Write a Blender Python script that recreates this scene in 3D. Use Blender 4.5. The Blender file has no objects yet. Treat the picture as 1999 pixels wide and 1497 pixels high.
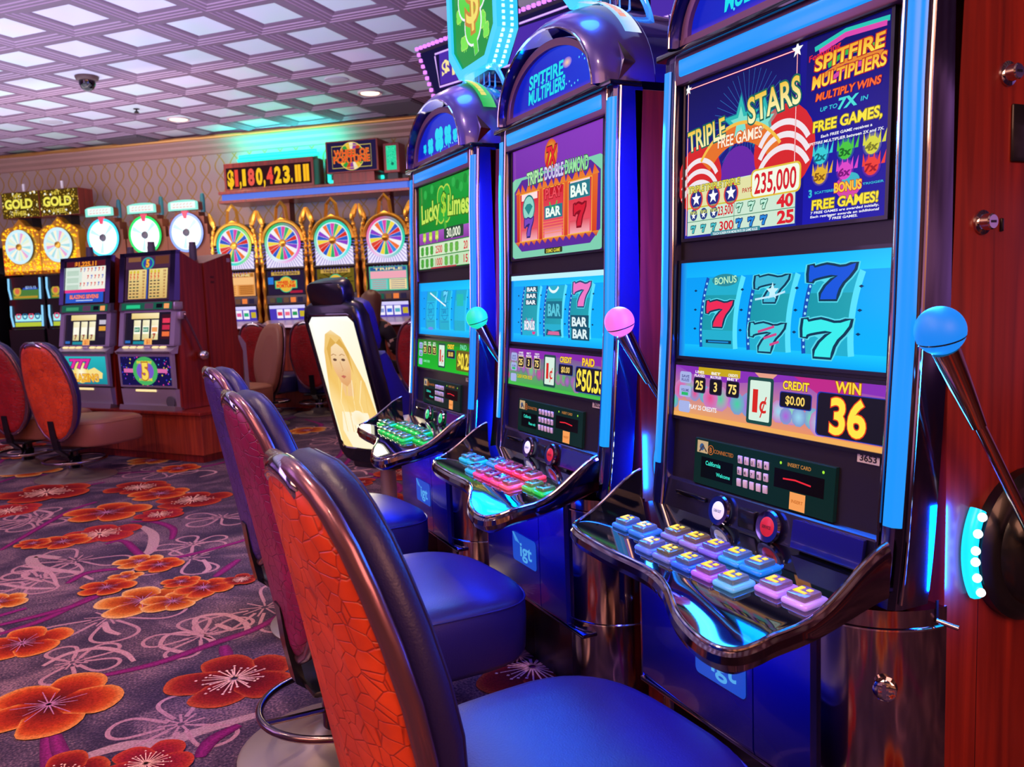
import bpy, bmesh, math, random
from mathutils import Vector, Matrix
random.seed(11)
PI = math.pi
SC = bpy.context.scene
COL = SC.collection

# ------------------------------------------------------------------ camera
F_PX, YAW, PITCH, ROLL = 1673.0, 0.437, 0.106, -0.0376      # focal length in pixels of a 1999 px wide frame
cam_d = bpy.data.cameras.new('camera')
cam_d.sensor_width = 36.0
cam_d.lens = F_PX * 36.0 / 1999.0
cam_d.clip_start = 0.02
cam_d.clip_end = 100
cam = bpy.data.objects.new('camera', cam_d)
COL.objects.link(cam)
_F = Vector((0, math.cos(PITCH), -math.sin(PITCH)))
_R = Vector((1, 0, 0))
_U = _R.cross(_F)
_R, _U = _R * math.cos(ROLL) + _U * math.sin(ROLL), _U * math.cos(ROLL) - _R * math.sin(ROLL)
_rot = Matrix.Rotation(-YAW, 3, 'Z') @ Matrix((_R, _U, -_F)).transposed()
cam.matrix_world = Matrix.Translation((0, 0, 1.2)) @ _rot.to_4x4()
cam_d.dof.use_dof = True
cam_d.dof.focus_distance = 1.9
cam_d.dof.aperture_fstop = 8.0
SC.camera = cam

# ------------------------------------------------------------------ world, exposure
SC.view_settings.view_transform = 'Standard'
SC.view_settings.look = 'None'
SC.view_settings.exposure = 0.0
SC.view_settings.gamma = 1.0
SC.view_settings.use_curve_mapping = False
world = bpy.data.worlds.new('casino_air')
SC.world = world
world.use_nodes = True
_nt = world.node_tree
_bg = _nt.nodes['Background']
_tc = _nt.nodes.new('ShaderNodeTexCoord')
_dt = _nt.nodes.new('ShaderNodeVectorMath')
_dt.operation = 'DOT_PRODUCT'
_dt.inputs[1].default_value = (-0.35, -0.94, 0.0)
_nt.links.new(_tc.outputs['Generated'], _dt.inputs[0])
_rp = _nt.nodes.new('ShaderNodeValToRGB')            # warm hall behind the camera, violet gaming floor ahead
_rp.color_ramp.elements[0].position, _rp.color_ramp.elements[0].color = 0.05, (0.30, 0.13, 0.50, 1)
_rp.color_ramp.elements[1].position, _rp.color_ramp.elements[1].color = 0.85, (0.62, 0.20, 0.10, 1)
_nt.links.new(_dt.outputs['Value'], _rp.inputs['Fac'])
_no = _nt.nodes.new('ShaderNodeTexNoise')
_no.inputs['Scale'].default_value = 7.0
_no.inputs['Detail'].default_value = 3.0
_nt.links.new(_tc.outputs['Generated'], _no.inputs['Vector'])
_mr = _nt.nodes.new('ShaderNodeMapRange')
_mr.inputs[1].default_value, _mr.inputs[2].default_value = 0.35, 0.72
_mr.inputs[3].default_value, _mr.inputs[4].default_value = 0.15, 1.5
_nt.links.new(_no.outputs['Fac'], _mr.inputs[0])
_nt.links.new(_rp.outputs['Color'], _bg.inputs[0])
_nt.links.new(_mr.outputs[0], _bg.inputs[1])


def lamp(name, kind, loc, energy, color, size=0.1, aim=None, parent=None, spot=None, size_y=None, blend=0.5, spread=None):
    d = bpy.data.lights.new(name, kind)
    d.energy = energy
    d.color = color
    if kind == 'AREA':
        d.size = size
        if size_y:
            d.shape = 'RECTANGLE'
            d.size_y = size_y
        if spread:
            d.spread = spread
    else:
        d.shadow_soft_size = size
    if kind == 'SPOT':
        d.spot_size = spot or 2.0
        d.spot_blend = blend
    o = bpy.data.objects.new(name, d)
    COL.objects.link(o)
    o.location = loc
    if aim is not None:
        v = Vector(aim)
        o.rotation_euler = v.to_track_quat('-Z', 'Y').to_euler()
    if parent is not None:
        o.parent = parent
    return o


# room light: two visible ceiling lights, the rest added out of view for warm fill
DOWNLIGHTS = []

# ------------------------------------------------------------------ layout numbers (metres)
ZC = 3.22                                     # ceiling height
WALL_ROT = math.radians(-40.47)               # the back wall runs along this direction
WALL_O = Vector((1.162, 11.453, 0))
KIOSK_ROT = math.radians(-53)
KIOSK_O = Vector((0.481, 6.893, 0))
BANK_X = 1.20                                 # front of the three big machines
BANK_Y = [1.311, 2.211, 3.111]
TILE = 0.61
GRID_ROT = math.radians(-46.47)
# ------------------------------------------------------------------ colour, materials
def lin(c):
    if isinstance(c, str):
        c = c.lstrip('#')
        c = [int(c[i:i + 2], 16) / 255 for i in (0, 2, 4)]
    return tuple((x / 12.92 if x <= 0.04045 else ((x + 0.055) / 1.055) ** 2.4) for x in c[:3])


def new_mat(name):
    m = bpy.data.materials.new(name)
    m.use_nodes = True
    nt = m.node_tree
    return m, nt, nt.nodes['Principled BSDF']


def plain(name, col, rough=0.5, metal=0.0, coat=0.0, spec=0.5, emit=None, es=0.0, trans=0.0, ior=1.45, bump=None, mottled=None):
    m, nt, b = new_mat(name)
    c = lin(col)
    b.inputs['Base Color'].default_value = (*c, 1)
    b.inputs['Roughness'].default_value = rough
    b.inputs['Metallic'].default_value = metal
    b.inputs['Coat Weight'].default_value = coat
    b.inputs['Coat Roughness'].default_value = 0.05
    b.inputs['Specular IOR Level'].default_value = spec
    b.inputs['Transmission Weight'].default_value = trans
    b.inputs['IOR'].default_value = ior
    if emit:
        b.inputs['Emission Color'].default_value = (*lin(emit), 1)
        b.inputs['Emission Strength'].default_value = es
    if bump or mottled:
        tc = nt.nodes.new('ShaderNodeTexCoord')
        n = nt.nodes.new('ShaderNodeTexNoise')
        n.inputs['Scale'].default_value = (bump or mottled)[0]
        n.inputs['Detail'].default_value = 4
        nt.links.new(tc.outputs['Object'], n.inputs['Vector'])
        if bump:
            bp = nt.nodes.new('ShaderNodeBump')
            bp.inputs['Strength'].default_value = bump[1]
            bp.inputs['Distance'].default_value = 0.003
            nt.links.new(n.outputs['Fac'], bp.inputs['Height'])
            nt.links.new(bp.outputs['Normal'], b.inputs['Normal'])
        if mottled:
            mx = nt.nodes.new('ShaderNodeMix')
            mx.data_type = 'RGBA'
            mx.inputs[6].default_value = (*c, 1)
            mx.inputs[7].default_value = (*lin(mottled[1]), 1)
            nt.links.new(n.outputs['Fac'], mx.inputs[0])
            nt.links.new(mx.outputs[2], b.inputs['Base Color'])
    return m


def wood(name, c1, c2, rough=0.32, scale=(2.0, 30.0, 30.0), coat=0.3, axis='Z'):
    m, nt, b = new_mat(name)
    tc = nt.nodes.new('ShaderNodeTexCoord')
    mp = nt.nodes.new('ShaderNodeMapping')
    s = {'Z': (38, 38, 1.6), 'X': (1.6, 38, 38)}[axis]
    mp.inputs['Scale'].default_value = s
    n = nt.nodes.new('ShaderNodeTexNoise')
    n.inputs['Scale'].default_value = 1.0
    n.inputs['Detail'].default_value = 6
    n.inputs['Distortion'].default_value = 0.6
    r = nt.nodes.new('ShaderNodeValToRGB')
    r.color_ramp.elements[0].position = 0.32
    r.color_ramp.elements[1].position = 0.7
    r.color_ramp.elements[0].color = (*lin(c1), 1)
    r.color_ramp.elements[1].color = (*lin(c2), 1)
    nt.links.new(tc.outputs['Object'], mp.inputs['Vector'])
    nt.links.new(mp.outputs['Vector'], n.inputs['Vector'])
    nt.links.new(n.outputs['Fac'], r.inputs['Fac'])
    nt.links.new(r.outputs['Color'], b.inputs['Base Color'])
    b.inputs['Roughness'].default_value = rough
    b.inputs['Coat Weight'].default_value = coat
    b.inputs['Coat Roughness'].default_value = 0.15
    return m


def vcol(name, strength=1.0, emissive=True, rough=0.15, base='#050508', speckle=None, spec=0.5):
    """a lit screen (or a print) whose picture is stored as mesh colours"""
    m, nt, b = new_mat(name)
    a = nt.nodes.new('ShaderNodeVertexColor')
    a.layer_name = 'Col'
    out = a.outputs['Color']
    if speckle:
        tc = nt.nodes.new('ShaderNodeTexCoord')
        n = nt.nodes.new('ShaderNodeTexNoise')
        n.inputs['Scale'].default_value = speckle[0]
        n.inputs['Detail'].default_value = 3
        nt.links.new(tc.outputs['Object'], n.inputs['Vector'])
        mr = nt.nodes.new('ShaderNodeMapRange')
        mr.inputs[1].default_value = 0.3
        mr.inputs[2].default_value = 0.7
        mr.inputs[3].default_value = speckle[1]
        mr.inputs[4].default_value = speckle[2]
        nt.links.new(n.outputs['Fac'], mr.inputs[0])
        mx = nt.nodes.new('ShaderNodeVectorMath')
        mx.operation = 'SCALE'
        nt.links.new(out, mx.inputs[0])
        nt.links.new(mr.outputs[0], mx.inputs['Scale'])
        out = mx.outputs[0]
    if emissive:
        b.inputs['Base Color'].default_value = (*lin(base), 1)
        nt.links.new(out, b.inputs['Emission Color'])
        b.inputs['Emission Strength'].default_value = strength
    else:
        nt.links.new(out, b.inputs['Base Color'])
    b.inputs['Roughness'].default_value = rough
    b.inputs['Specular IOR Level'].default_value = spec
    return m


def glow(name, col, strength=1.0, base='#101018', rough=0.25):
    return plain(name, base, rough, emit=col, es=strength)


# ------------------------------------------------------------------ mesh builder
class MB:
    def __init__(self):
        self.v, self.f, self.m, self.c = [], [], [], []

    def add(self, verts, faces, mat=0, M=None, cols=None):
        o = len(self.v)
        for p in verts:
            p = Vector(p)
            self.v.append(M @ p if M else p)
        for k, fc in enumerate(faces):
            self.f.append([i + o for i in fc])
            self.m.append(mat)
            self.c.append(None if cols is None else [cols[i] for i in fc])
        return self

    def box(self, x0, x1, y0, y1, z0, z1, mat=0, M=None, bev=0.0, seg=2):
        bm = bmesh.new()
        bmesh.ops.create_cube(bm, size=1)
        for v in bm.verts:
            v.co = Vector((x0 + (v.co.x + .5) * (x1 - x0), y0 + (v.co.y + .5) * (y1 - y0), z0 + (v.co.z + .5) * (z1 - z0)))
        if bev:
            bmesh.ops.bevel(bm, geom=bm.edges[:], offset=bev, segments=seg, profile=0.5, affect='EDGES', clamp_overlap=True)
        self.bm(bm, mat, M)
        bm.free()
        return self

    def bm(self, bm, mat=0, M=None):
        bm.verts.index_update()
        self.add([v.co.copy() for v in bm.verts], [[v.index for v in f.verts] for f in bm.faces], mat, M)

    def lathe(self, prof, seg=32, mat=0, M=None, close=False):
        vs, fs = [], []
        n = len(prof)
        for i in range(seg):
            a = 2 * PI * i / seg
            for r, z in prof:
                vs.append((r * math.cos(a), r * math.sin(a), z))
        for i in range(seg):
            j = (i + 1) % seg
            for k in range(n - 1):
                fs.append([i * n + k, j * n + k, j * n + k + 1, i * n + k + 1])
        if prof[0][0] > 1e-5:
            fs.append([i * n for i in range(seg)][::-1])
        if prof[-1][0] > 1e-5:
            fs.append([i * n + n - 1 for i in range(seg)])
        return self.add(vs, fs, mat, M)

    def cyl(self, p0, p1, r0, r1=None, seg=20, mat=0, bev=0.0):
        p0, p1 = Vector(p0), Vector(p1)
        d = p1 - p0
        L = d.length
        M = Matrix.Translation(p0) @ d.to_track_quat('Z', 'Y').to_matrix().to_4x4()
        r1 = r0 if r1 is None else r1
        pr = [(r0, 0), (r1, L)]
        if bev:
            pr = [(r0 - bev, 0), (r0, bev), (r1, L - bev), (r1 - bev, L)]
        return self.lathe(pr, seg, mat, M)

    def ball(self, c, r, seg=24, rings=14, mat=0, sc=(1, 1, 1)):
        pr = [(max(r * math.sin(PI * k / rings), 0), -r * math.cos(PI * k / rings)) for k in range(rings + 1)]
        pr[0] = (0.00001, -r)
        pr[-1] = (0.00001, r)
        return self.lathe(pr, seg, mat, Matrix.Translation(c) @ Matrix.Diagonal((*sc, 1)))

    def tube(self, path, r, seg=8, closed=False, mat=0, flat=None, up=None):
        """round (or elliptical: flat=(a,b)) tube along a path"""
        P = [Vector(p) for p in path]
        n = len(P)
        rings = []
        prev = None
        for i in range(n):
            if closed:
                t = P[(i + 1) % n] - P[(i - 1) % n]
            else:
                t = P[min(i + 1, n - 1)] - P[max(i - 1, 0)]
            t.normalize()
            if up is not None:
                a = Vector(up) - t * t.dot(Vector(up))
            elif prev is None:
                a = Vector((0, 0, 1)) if abs(t.z) < .9 else Vector((1, 0, 0))
                a = a - t * a.dot(t)
            else:
                a = prev - t * prev.dot(t)
            a.normalize()
            prev = a
            b = t.cross(a)
            rr = r[i] if isinstance(r, (list, tuple)) else r
            ra, rb = (rr, rr) if flat is None else flat
            rings.append([P[i] + a * (ra * math.cos(2 * PI * k / seg)) + b * (rb * math.sin(2 * PI * k / seg)) for k in range(seg)])
        return self.loft(rings, True, closed, mat)

    def loft(self, rings, ring_closed=True, closed=False, mat=0, caps=True, M=None):
        n, k = len(rings), len(rings[0])
        vs = [p for r in rings for p in r]
        fs = []
        for i in range(n if closed else n - 1):
            j = (i + 1) % n
            for q in range(k if ring_closed else k - 1):
                p = (q + 1) % k
                fs.append([i * k + q, i * k + p, j * k + p, j * k + q])
        if caps and ring_closed and not closed:
            fs.append(list(range(k))[::-1])
            fs.append([(n - 1) * k + q for q in range(k)])
        return self.add(vs, fs, mat, M)

    def prism(self, poly, y0, y1, mat=0, M=None):
        """extrude an x,z outline from y0 (front) to y1"""
        n = len(poly)
        vs = [(x, y0, z) for x, z in poly] + [(x, y1, z) for x, z in poly]
        fs = [list(range(n)), list(range(n, 2 * n))[::-1]]
        for i in range(n):
            j = (i + 1) % n
            fs.append([i, i + n, j + n, j])
        return self.add(vs, fs, mat, M)

    def build(self, name, mats, parent=None, smooth=40, loc=None):
        me = bpy.data.meshes.new(name)
        me.from_pydata([tuple(v) for v in self.v], [], self.f)
        if not isinstance(mats, (list, tuple)):
            mats = [mats]
        for m in mats:
            me.materials.append(m)
        me.polygons.foreach_set('material_index', self.m)
        if any(c is not None for c in self.c):
            at = me.color_attributes.new('Col', 'FLOAT_COLOR', 'CORNER')
            buf = []
            for fc, c in zip(self.f, self.c):
                for q in range(len(fc)):
                    x = c[q] if c is not None else (1, 1, 1)
                    buf += [x[0], x[1], x[2], 1.0]
            at.data.foreach_set('color', buf)
            me.color_attributes.active_color = at
        bm = bmesh.new()
        bm.from_mesh(me)
        if not any(c is not None for c in self.c):
            bmesh.ops.recalc_face_normals(bm, faces=bm.faces[:])
        bm.to_mesh(me)
        bm.free()
        if smooth:
            me.polygons.foreach_set('use_smooth', [True] * len(me.polygons))
            me.set_sharp_from_angle(angle=math.radians(smooth))
        me.update()
        o = bpy.data.objects.new(name, me)
        COL.objects.link(o)
        if parent is not None:
            o.parent = parent
        if loc is not None:
            o.location = loc
        return o


# ------------------------------------------------------------------ flat pictures
_gl = {}


def glyphs(s, off=0.0):
    key = (s, off)
    if key not in _gl:
        cu = bpy.data.curves.new('lettering', 'FONT')
        cu.body = s
        cu.offset = off
        cu.resolution_u = 4
        ob = bpy.data.objects.new('lettering', cu)
        me = ob.to_mesh()
        vs = [(v.co.x, v.co.y) for v in me.vertices]
        fs = [list(p.vertices) for p in me.polygons]
        ob.to_mesh_clear()
        bpy.data.objects.remove(ob)
        bpy.data.curves.remove(cu)
        _gl[key] = (vs, fs)
    return _gl[key]


class Art(MB):
    """coloured flat shapes on a plane: u to the viewer's right, v up"""

    def __init__(self, origin, u=(1, 0, 0), v=(0, 0, 1), W=1.0, H=1.0, step=0.0004):
        super().__init__()
        self.o, self.u, self.w = Vector(origin), Vector(u).normalized(), Vector(v).normalized()
        self.n = self.u.cross(self.w)
        self.W, self.H, self.step = W, H, step

    def P(self, a, b, layer):
        return self.o + self.u * (a * self.W) + self.w * (b * self.H) + self.n * (layer * self.step)

    def poly(self, pts, col, layer=1):
        if not isinstance(col, list):
            col = [col] * len(pts)
        cs = [lin(c) for c in col]
        self.add([self.P(a, b, layer) for a, b in pts], [list(range(len(pts)))], 0, None, cs)

    def rect(self, a0, b0, a1, b1, col, layer=1):
        """col: one colour or [bottom-left, bottom-right, top-right, top-left]"""
        self.poly([(a0, b0), (a1, b0), (a1, b1), (a0, b1)], col, layer)

    def rrect(self, a0, b0, a1, b1, r, col, layer=1):
        rx, ry = r / self.W, r / self.H
        pts = []
        for cx, cy, s in ((a1 - rx, b0 + ry, -90), (a1 - rx, b1 - ry, 0), (a0 + rx, b1 - ry, 90), (a0 + rx, b0 + ry, 180)):
            for k in range(5):
                t = math.radians(s + 22.5 * k)
                pts.append((cx + rx * math.cos(t), cy + ry * math.sin(t)))
        self.poly(pts, col, layer)

    def disc(self, a, b, r, col, layer=1, seg=24, edge=None, ry=None, a0=0, a1=360):
        ry = r if ry is None else ry
        if edge is None:
            self.poly([(a + r / self.W * math.cos(math.radians(a0 + (a1 - a0) * k / seg)), b + ry / self.H * math.sin(math.radians(a0 + (a1 - a0) * k / seg))) for k in range(seg + (0 if a1 - a0 == 360 else 1))], col, layer)
        else:
            vs = [self.P(a, b, layer)]
            vs += [self.P(a + r / self.W * math.cos(2 * PI * k / seg), b + ry / self.H * math.sin(2 * PI * k / seg), layer) for k in range(seg)]
            cs = [lin(col)] + [lin(edge)] * seg
            self.add(vs, [[0, 1 + k, 1 + (k + 1) % seg] for k in range(seg)], 0, None, cs)

    def ring(self, a, b, r0, r1, col, layer=1, seg=32, t0=0, t1=360, sy=1.0):
        vs, fs, cs = [], [], []
        for k in range(seg + 1):
            t = math.radians(t0 + (t1 - t0) * k / seg)
            for r in (r0, r1):
                vs.append(self.P(a + r / self.W * math.cos(t), b + sy * r / self.H * math.sin(t), layer))
                c = col(k / seg) if callable(col) else col
                cs.append(lin(c))
        for k in range(seg):
            fs.append([2 * k, 2 * k + 1, 2 * k + 3, 2 * k + 2])
        self.add(vs, fs, 0, None, cs)

    def line(self, pts, wd, col, layer=1, closed=False):
        """wd in metres"""
        Q = [Vector((a * self.W, b * self.H)) for a, b in pts]
        n = len(Q)
        L, Rr = [], []
        for i in range(n):
            p = Q[(i - 1) % n] if closed else Q[max(i - 1, 0)]
            q = Q[(i + 1) % n] if closed else Q[min(i + 1, n - 1)]
            t = (q - p)
            if t.length < 1e-9:
                t = Vector((1, 0))
            t.normalize()
            nn = Vector((-t.y, t.x)) * wd / 2
            L.append(Q[i] + nn)
            Rr.append(Q[i] - nn)
        vs = [self.P(p.x / self.W, p.y / self.H, layer) for p in L + Rr]
        fs = []
        for i in range(n if closed else n - 1):
            j = (i + 1) % n
            fs.append([i, i + n, j + n, j])
        self.add(vs, fs, 0, None, [lin(col)] * len(vs))

    def star(self, a, b, r, col, layer=1, n=5, inner=0.42, rot=90):
        self.poly([(a + (r if k % 2 == 0 else r * inner) / self.W * math.cos(math.radians(rot + 180 * k / n)),
                    b + (r if k % 2 == 0 else r * inner) / self.H * math.sin(math.radians(rot + 180 * k / n))) for k in range(2 * n)], col, layer)

    def text(self, s, a, b, h, col, layer=3, w=None, align='c', shear=0.0, bold=0.02, outline=None, ow=0.05, tilt=0.0, col2=None):
        """a,b: position of the text's centre (or left end), h letter height and w width in metres"""
        passes = []
        if outline:
            passes.append((bold + ow, outline, None, layer - 0.5))
        passes.append((bold, col, col2, layer))
        vs0, _ = glyphs(s, bold)
        if not vs0:
            return
        x0, x1 = min(p[0] for p in vs0), max(p[0] for p in vs0)
        y0, y1 = 0.0, 0.70
        sy = h / (y1 - y0)
        sx = sy if w is None else w / (x1 - x0)
        if h <= 0:
            return
        cxm = (x0 + x1) / 2 if align == 'c' else x0
        ct, st = math.cos(tilt), math.sin(tilt)
        for off, c, c2, ly in passes:
            vs, fs = glyphs(s, off)
            cs, out = [], []
            for x, y in vs:
                px = (x - cxm) * sx + shear * (y - .35) * sy
                py = (y - 0.35) * sy
                px, py = px * ct - py * st, px * st + py * ct
                out.append(self.P(a + px / self.W, b + py / self.H, ly))
                if c2:
                    t = min(1, max(0, y / .7))
                    l1, l2 = lin(c), lin(c2)
                    cs.append(tuple(l1[k] * (1 - t) + l2[k] * t for k in range(3)))
                else:
                    cs.append(lin(c))
            self.add(out, fs, 0, None, cs)

    def build(self, name, mat, parent=None, **k):
        return super().build(name, mat, parent, smooth=0)


# ------------------------------------------------------------------ scene graph helpers
def thing(name, label, cat, loc=(0, 0, 0), rz=0.0, group=None):
    o = bpy.data.objects.new(name, None)
    o.empty_display_size = 0.1
    COL.objects.link(o)
    o.location = loc
    o.rotation_euler = (0, 0, rz)
    return tag(o, label, cat, group)


def tag(o, label, cat, group=None):
    o['label'] = label
    o['category'] = cat
    if group:
        o['group'] = group
    return o


def struct(o):
    o['kind'] = 'structure'
    return o


def kids(o):
    return [c for c in KID.get(o.name, [])]


KID = {}


def index_kids():
    KID.clear()
    for o in SC.objects:
        if o.parent:
            KID.setdefault(o.parent.name, []).append(o)


def copy_tree(o, parent=None):
    c = o.copy()
    COL.objects.link(c)
    if parent is not None:
        c.parent = parent
    for ch in KID.get(o.name, []):
        copy_tree(ch, c)
    return c


def wall_pt(u, d, z):
    """a place in front of the back wall: u along it, d out from it"""
    c, s = math.cos(WALL_ROT), math.sin(WALL_ROT)
    return Vector((WALL_O.x + c * u + s * d, WALL_O.y + s * u - c * d, z))


def kiosk_pt(u, d, z):
    c, s = math.cos(KIOSK_ROT), math.sin(KIOSK_ROT)
    return Vector((KIOSK_O.x + c * u - s * d, KIOSK_O.y + s * u + c * d, z))


def interp(tab, x):
    if x <= tab[0][0]:
        return tab[0][1]
    for (a, b), (c, d) in zip(tab, tab[1:]):
        if x <= c:
            return b + (d - b) * (x - a) / (c - a)
    return tab[-1][1]


def sstep(a, b, x):
    t = min(1, max(0, (x - a) / (b - a)))
    return t * t * (3 - 2 * t)


# ------------------------------------------------------------------ shared materials
M = {}
M['chrome'] = plain('chrome', '#cfcfd8', 0.08, 1.0)
M['dark_chrome'] = plain('dark_chrome', '#7f7fa6', 0.1, 1.0)
M['bronze'] = plain('bronze_trim', '#7a5468', 0.27, 0.75, coat=0.4)
M['steel'] = plain('brushed_steel', '#b0a09a', 0.36, 0.85)
M['black'] = plain('black_plastic', '#0d0d14', 0.3, coat=0.2)
M['black_gloss'] = plain('black_gloss', '#07070d', 0.06, coat=0.6)
M['bezel'] = plain('bezel', '#1b1722', 0.35)
M['navy'] = plain('navy_lacquer', '#1c1f86', 0.14, 0.25, coat=0.8)
M['navy_dark'] = plain('dark_navy', '#10134e', 0.16, 0.2, coat=0.6)
M['hood'] = plain('hood_plastic', '#4a3d92', 0.3, 0.3, coat=0.5)
M['hood_in'] = plain('hood_inner', '#0c1590', 0.1, 0.3, coat=0.8)
M['mauve'] = plain('mauve_frame', '#7b5b80', 0.35, 0.4)
M['mahogany'] = wood('mahogany', '#5c120e', '#8e2616')
M['mahogany_lite'] = wood('mahogany_panel', '#6a1c10', '#9c3a1c', 0.4)
M['vinyl'] = plain('dark_vinyl', '#221c56', 0.38, bump=(260, 0.18), spec=0.5)
M['tan_leather'] = plain('tan_leather', '#8a5442', 0.42, bump=(160, 0.2))
M['screen'] = vcol('screen', 1.0, spec=0.1)
M['screen_hot'] = vcol('bright_screen', 1.6)
M['print'] = vcol('print', emissive=False, rough=0.4)
M['white'] = plain('white_plastic', '#d8d4dc', 0.35)
M['gold'] = plain('gold', '#f0b440', 0.24, 0.75)
M['grey'] = plain('grey_plastic', '#53515c', 0.4)
# ================================================================== SETTING
def carpet_mat():
    m, nt, b = new_mat('carpet_ground')
    tc = nt.nodes.new('ShaderNodeTexCoord')
    n1 = nt.nodes.new('ShaderNodeTexNoise')
    n1.inputs['Scale'].default_value = 3.2
    n1.inputs['Detail'].default_value = 5
    n1.inputs['Distortion'].default_value = 1.2
    n2 = nt.nodes.new('ShaderNodeTexNoise')
    n2.inputs['Scale'].default_value = 130
    n2.inputs['Detail'].default_value = 3
    for n in (n1, n2):
        nt.links.new(tc.outputs['Object'], n.inputs['Vector'])
    ad = nt.nodes.new('ShaderNodeMath')
    ad.operation = 'ADD'
    nt.links.new(n1.outputs['Fac'], ad.inputs[0])
    nt.links.new(n2.outputs['Fac'], ad.inputs[1])
    r = nt.nodes.new('ShaderNodeValToRGB')
    e = r.color_ramp.elements
    e[0].position, e[0].color = 0.42, (*lin('#2c2338'), 1)
    e[1].position, e[1].color = 0.66, (*lin('#8d6a74'), 1)
    x = e.new(0.53)
    x.color = (*lin('#4f3d50'), 1)
    mr = nt.nodes.new('ShaderNodeMath')
    mr.operation = 'MULTIPLY'
    mr.inputs[1].default_value = 0.5
    nt.links.new(ad.outputs[0], mr.inputs[0])
    nt.links.new(mr.outputs[0], r.inputs['Fac'])
    nt.links.new(r.outputs['Color'], b.inputs['Base Color'])
    b.inputs['Roughness'].default_value = 0.95
    b.inputs['Specular IOR Level'].default_value = 0.1
    return m


M['carpet'] = carpet_mat()
M['carpet_dye'] = vcol('carpet_dye', emissive=False, rough=0.95, speckle=(150, 0.62, 1.3), spec=0.1)


class Rug(MB):
    def ribbon(self, pts, wd, col, z, edge=None, taper=True):
        P = smooth_path([Vector((x, y, 0)) for x, y in pts], 6)
        n = len(P)
        vs, cs, fs = [], [], []
        for i, p in enumerate(P):
            t = (P[min(i + 1, n - 1)] - P[max(i - 1, 0)]).normalized()
            nn = Vector((-t.y, t.x, 0))
            w = wd * ((0.55 + 0.45 * math.sin(PI * (i + .6) / n)) if taper else 1)
            for k, s in enumerate((-1, 0, 1)):
                q = p + nn * (w * s / 2)
                vs.append((q.x, q.y, z))
                cs.append(lin(col if s == 0 or not edge else edge))
        for i in range(n - 1):
            for k in range(2):
                fs.append([i * 3 + k + 1, i * 3 + k, i * 3 + k + 3, i * 3 + k + 4])
        self.add(vs, fs, 1, None, cs)

    def petal(self, c, ang, L, Wd, z, cols, curl=0.0):
        """cols: colours from the heart to the rim"""
        n = 12
        rad = (0.12, 0.4, 0.68, 0.86, 1.0)
        rim = []
        for k in range(n + 1):
            t = -1 + 2 * k / n
            a = t * PI * 0.5
            x = L * (0.30 + 0.70 * math.cos(a) ** 0.7) if abs(t) < 1 else L * 0.30
            y = Wd * math.sin(a) * (0.97 + 0.1 * math.sin(3 * a + curl))
            rim.append(Vector((x, y * (0.55 + 0.45 * x / L), 0)))
        ca, sa = math.cos(ang), math.sin(ang)
        vs, cs, fs = [], [], []
        for r, col in zip(rad, cols):
            for p in rim:
                q = p * r
                vs.append((c[0] + q.x * ca - q.y * sa, c[1] + q.x * sa + q.y * ca, z))
                cs.append(lin(col))
        for i in range(4):
            for k in range(n):
                fs.append([i * (n + 1) + k, (i + 1) * (n + 1) + k, (i + 1) * (n + 1) + k + 1, i * (n + 1) + k + 1])
        self.add(vs, fs, 1, None, cs)

    def flower(self, x, y, r, rot, z, kind=0, n=5):
        pal = [('#2c0410', '#520a16', '#701016', '#861e18', '#a84424'),
               ('#34060f', '#6e1210', '#942412', '#ae4218', '#c47c3c'),
               ('#460a16', '#842a0e', '#a64a16', '#bc7430', '#cca068'),
               ('#42061c', '#6a0c22', '#821624', '#922222', '#a83824')][kind]
        for k in range(n):
            self.petal((x, y), rot + 2 * PI * k / n, r * random.uniform(.88, 1.06), r * 0.56, z + k * 0.00012, pal, k)
        zc = z + 0.0008
        if kind in (0, 3):
            for k in range(26):
                a = rot + 2 * PI * k / 26 + random.uniform(-.08, .08)
                l = r * random.uniform(.3, .5)
                w = r * 0.012
                p, q = Vector((math.cos(a), math.sin(a), 0)), Vector((-math.sin(a), math.cos(a), 0))
                o = Vector((x, y, zc))
                self.add([o + p * r * .05 - q * w, o + p * l - q * w, o + p * l + q * w, o + p * r * .05 + q * w], [[0, 1, 2, 3]], 1, None, [lin('#dba694')] * 4)
                e = o + p * l * random.uniform(1.0, 1.18)
                s = r * 0.028
                self.add([e + Vector((s, 0, 1e-4)), e + Vector((0, s, 1e-4)), e + Vector((-s, 0, 1e-4)), e + Vector((0, -s, 1e-4))], [[0, 1, 2, 3]], 1, None, [lin('#e4b6a0')] * 4)
        else:
            for k in range(16):
                a = rot + 2 * PI * k / 16
                l = r * (.26 + .12 * (k % 3))
                w = r * 0.012
                p, q = Vector((math.cos(a), math.sin(a), 0)), Vector((-math.sin(a), math.cos(a), 0))
                o = Vector((x, y, zc))
                self.add([o - q * w, o + p * l - q * w * .5, o + p * l + q * w * .5, o + q * w], [[0, 1, 2, 3]], 1, None, [lin('#a86a8e')] * 4)


def smooth_path(P, k=6, closed=False):
    P = [Vector(p) for p in P]
    if len(P) < 3 and not closed:
        return [P[0].lerp(P[-1], i / k) for i in range(k + 1)]
    out = []
    n = len(P)
    for i in range(n if closed else n - 1):
        if closed:
            a, b, c, d = P[(i - 1) % n], P[i], P[(i + 1) % n], P[(i + 2) % n]
        else:
            a, b, c, d = P[max(i - 1, 0)], P[i], P[i + 1], P[min(i + 2, n - 1)]
        for s in range(k):
            t = s / k
            out.append(0.5 * ((2 * b) + (c - a) * t + (2 * a - 5 * b + 4 * c - d) * t * t + (3 * b - a - 3 * c + d) * t ** 3))
    if not closed:
        out.append(P[-1])
    return out


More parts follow.
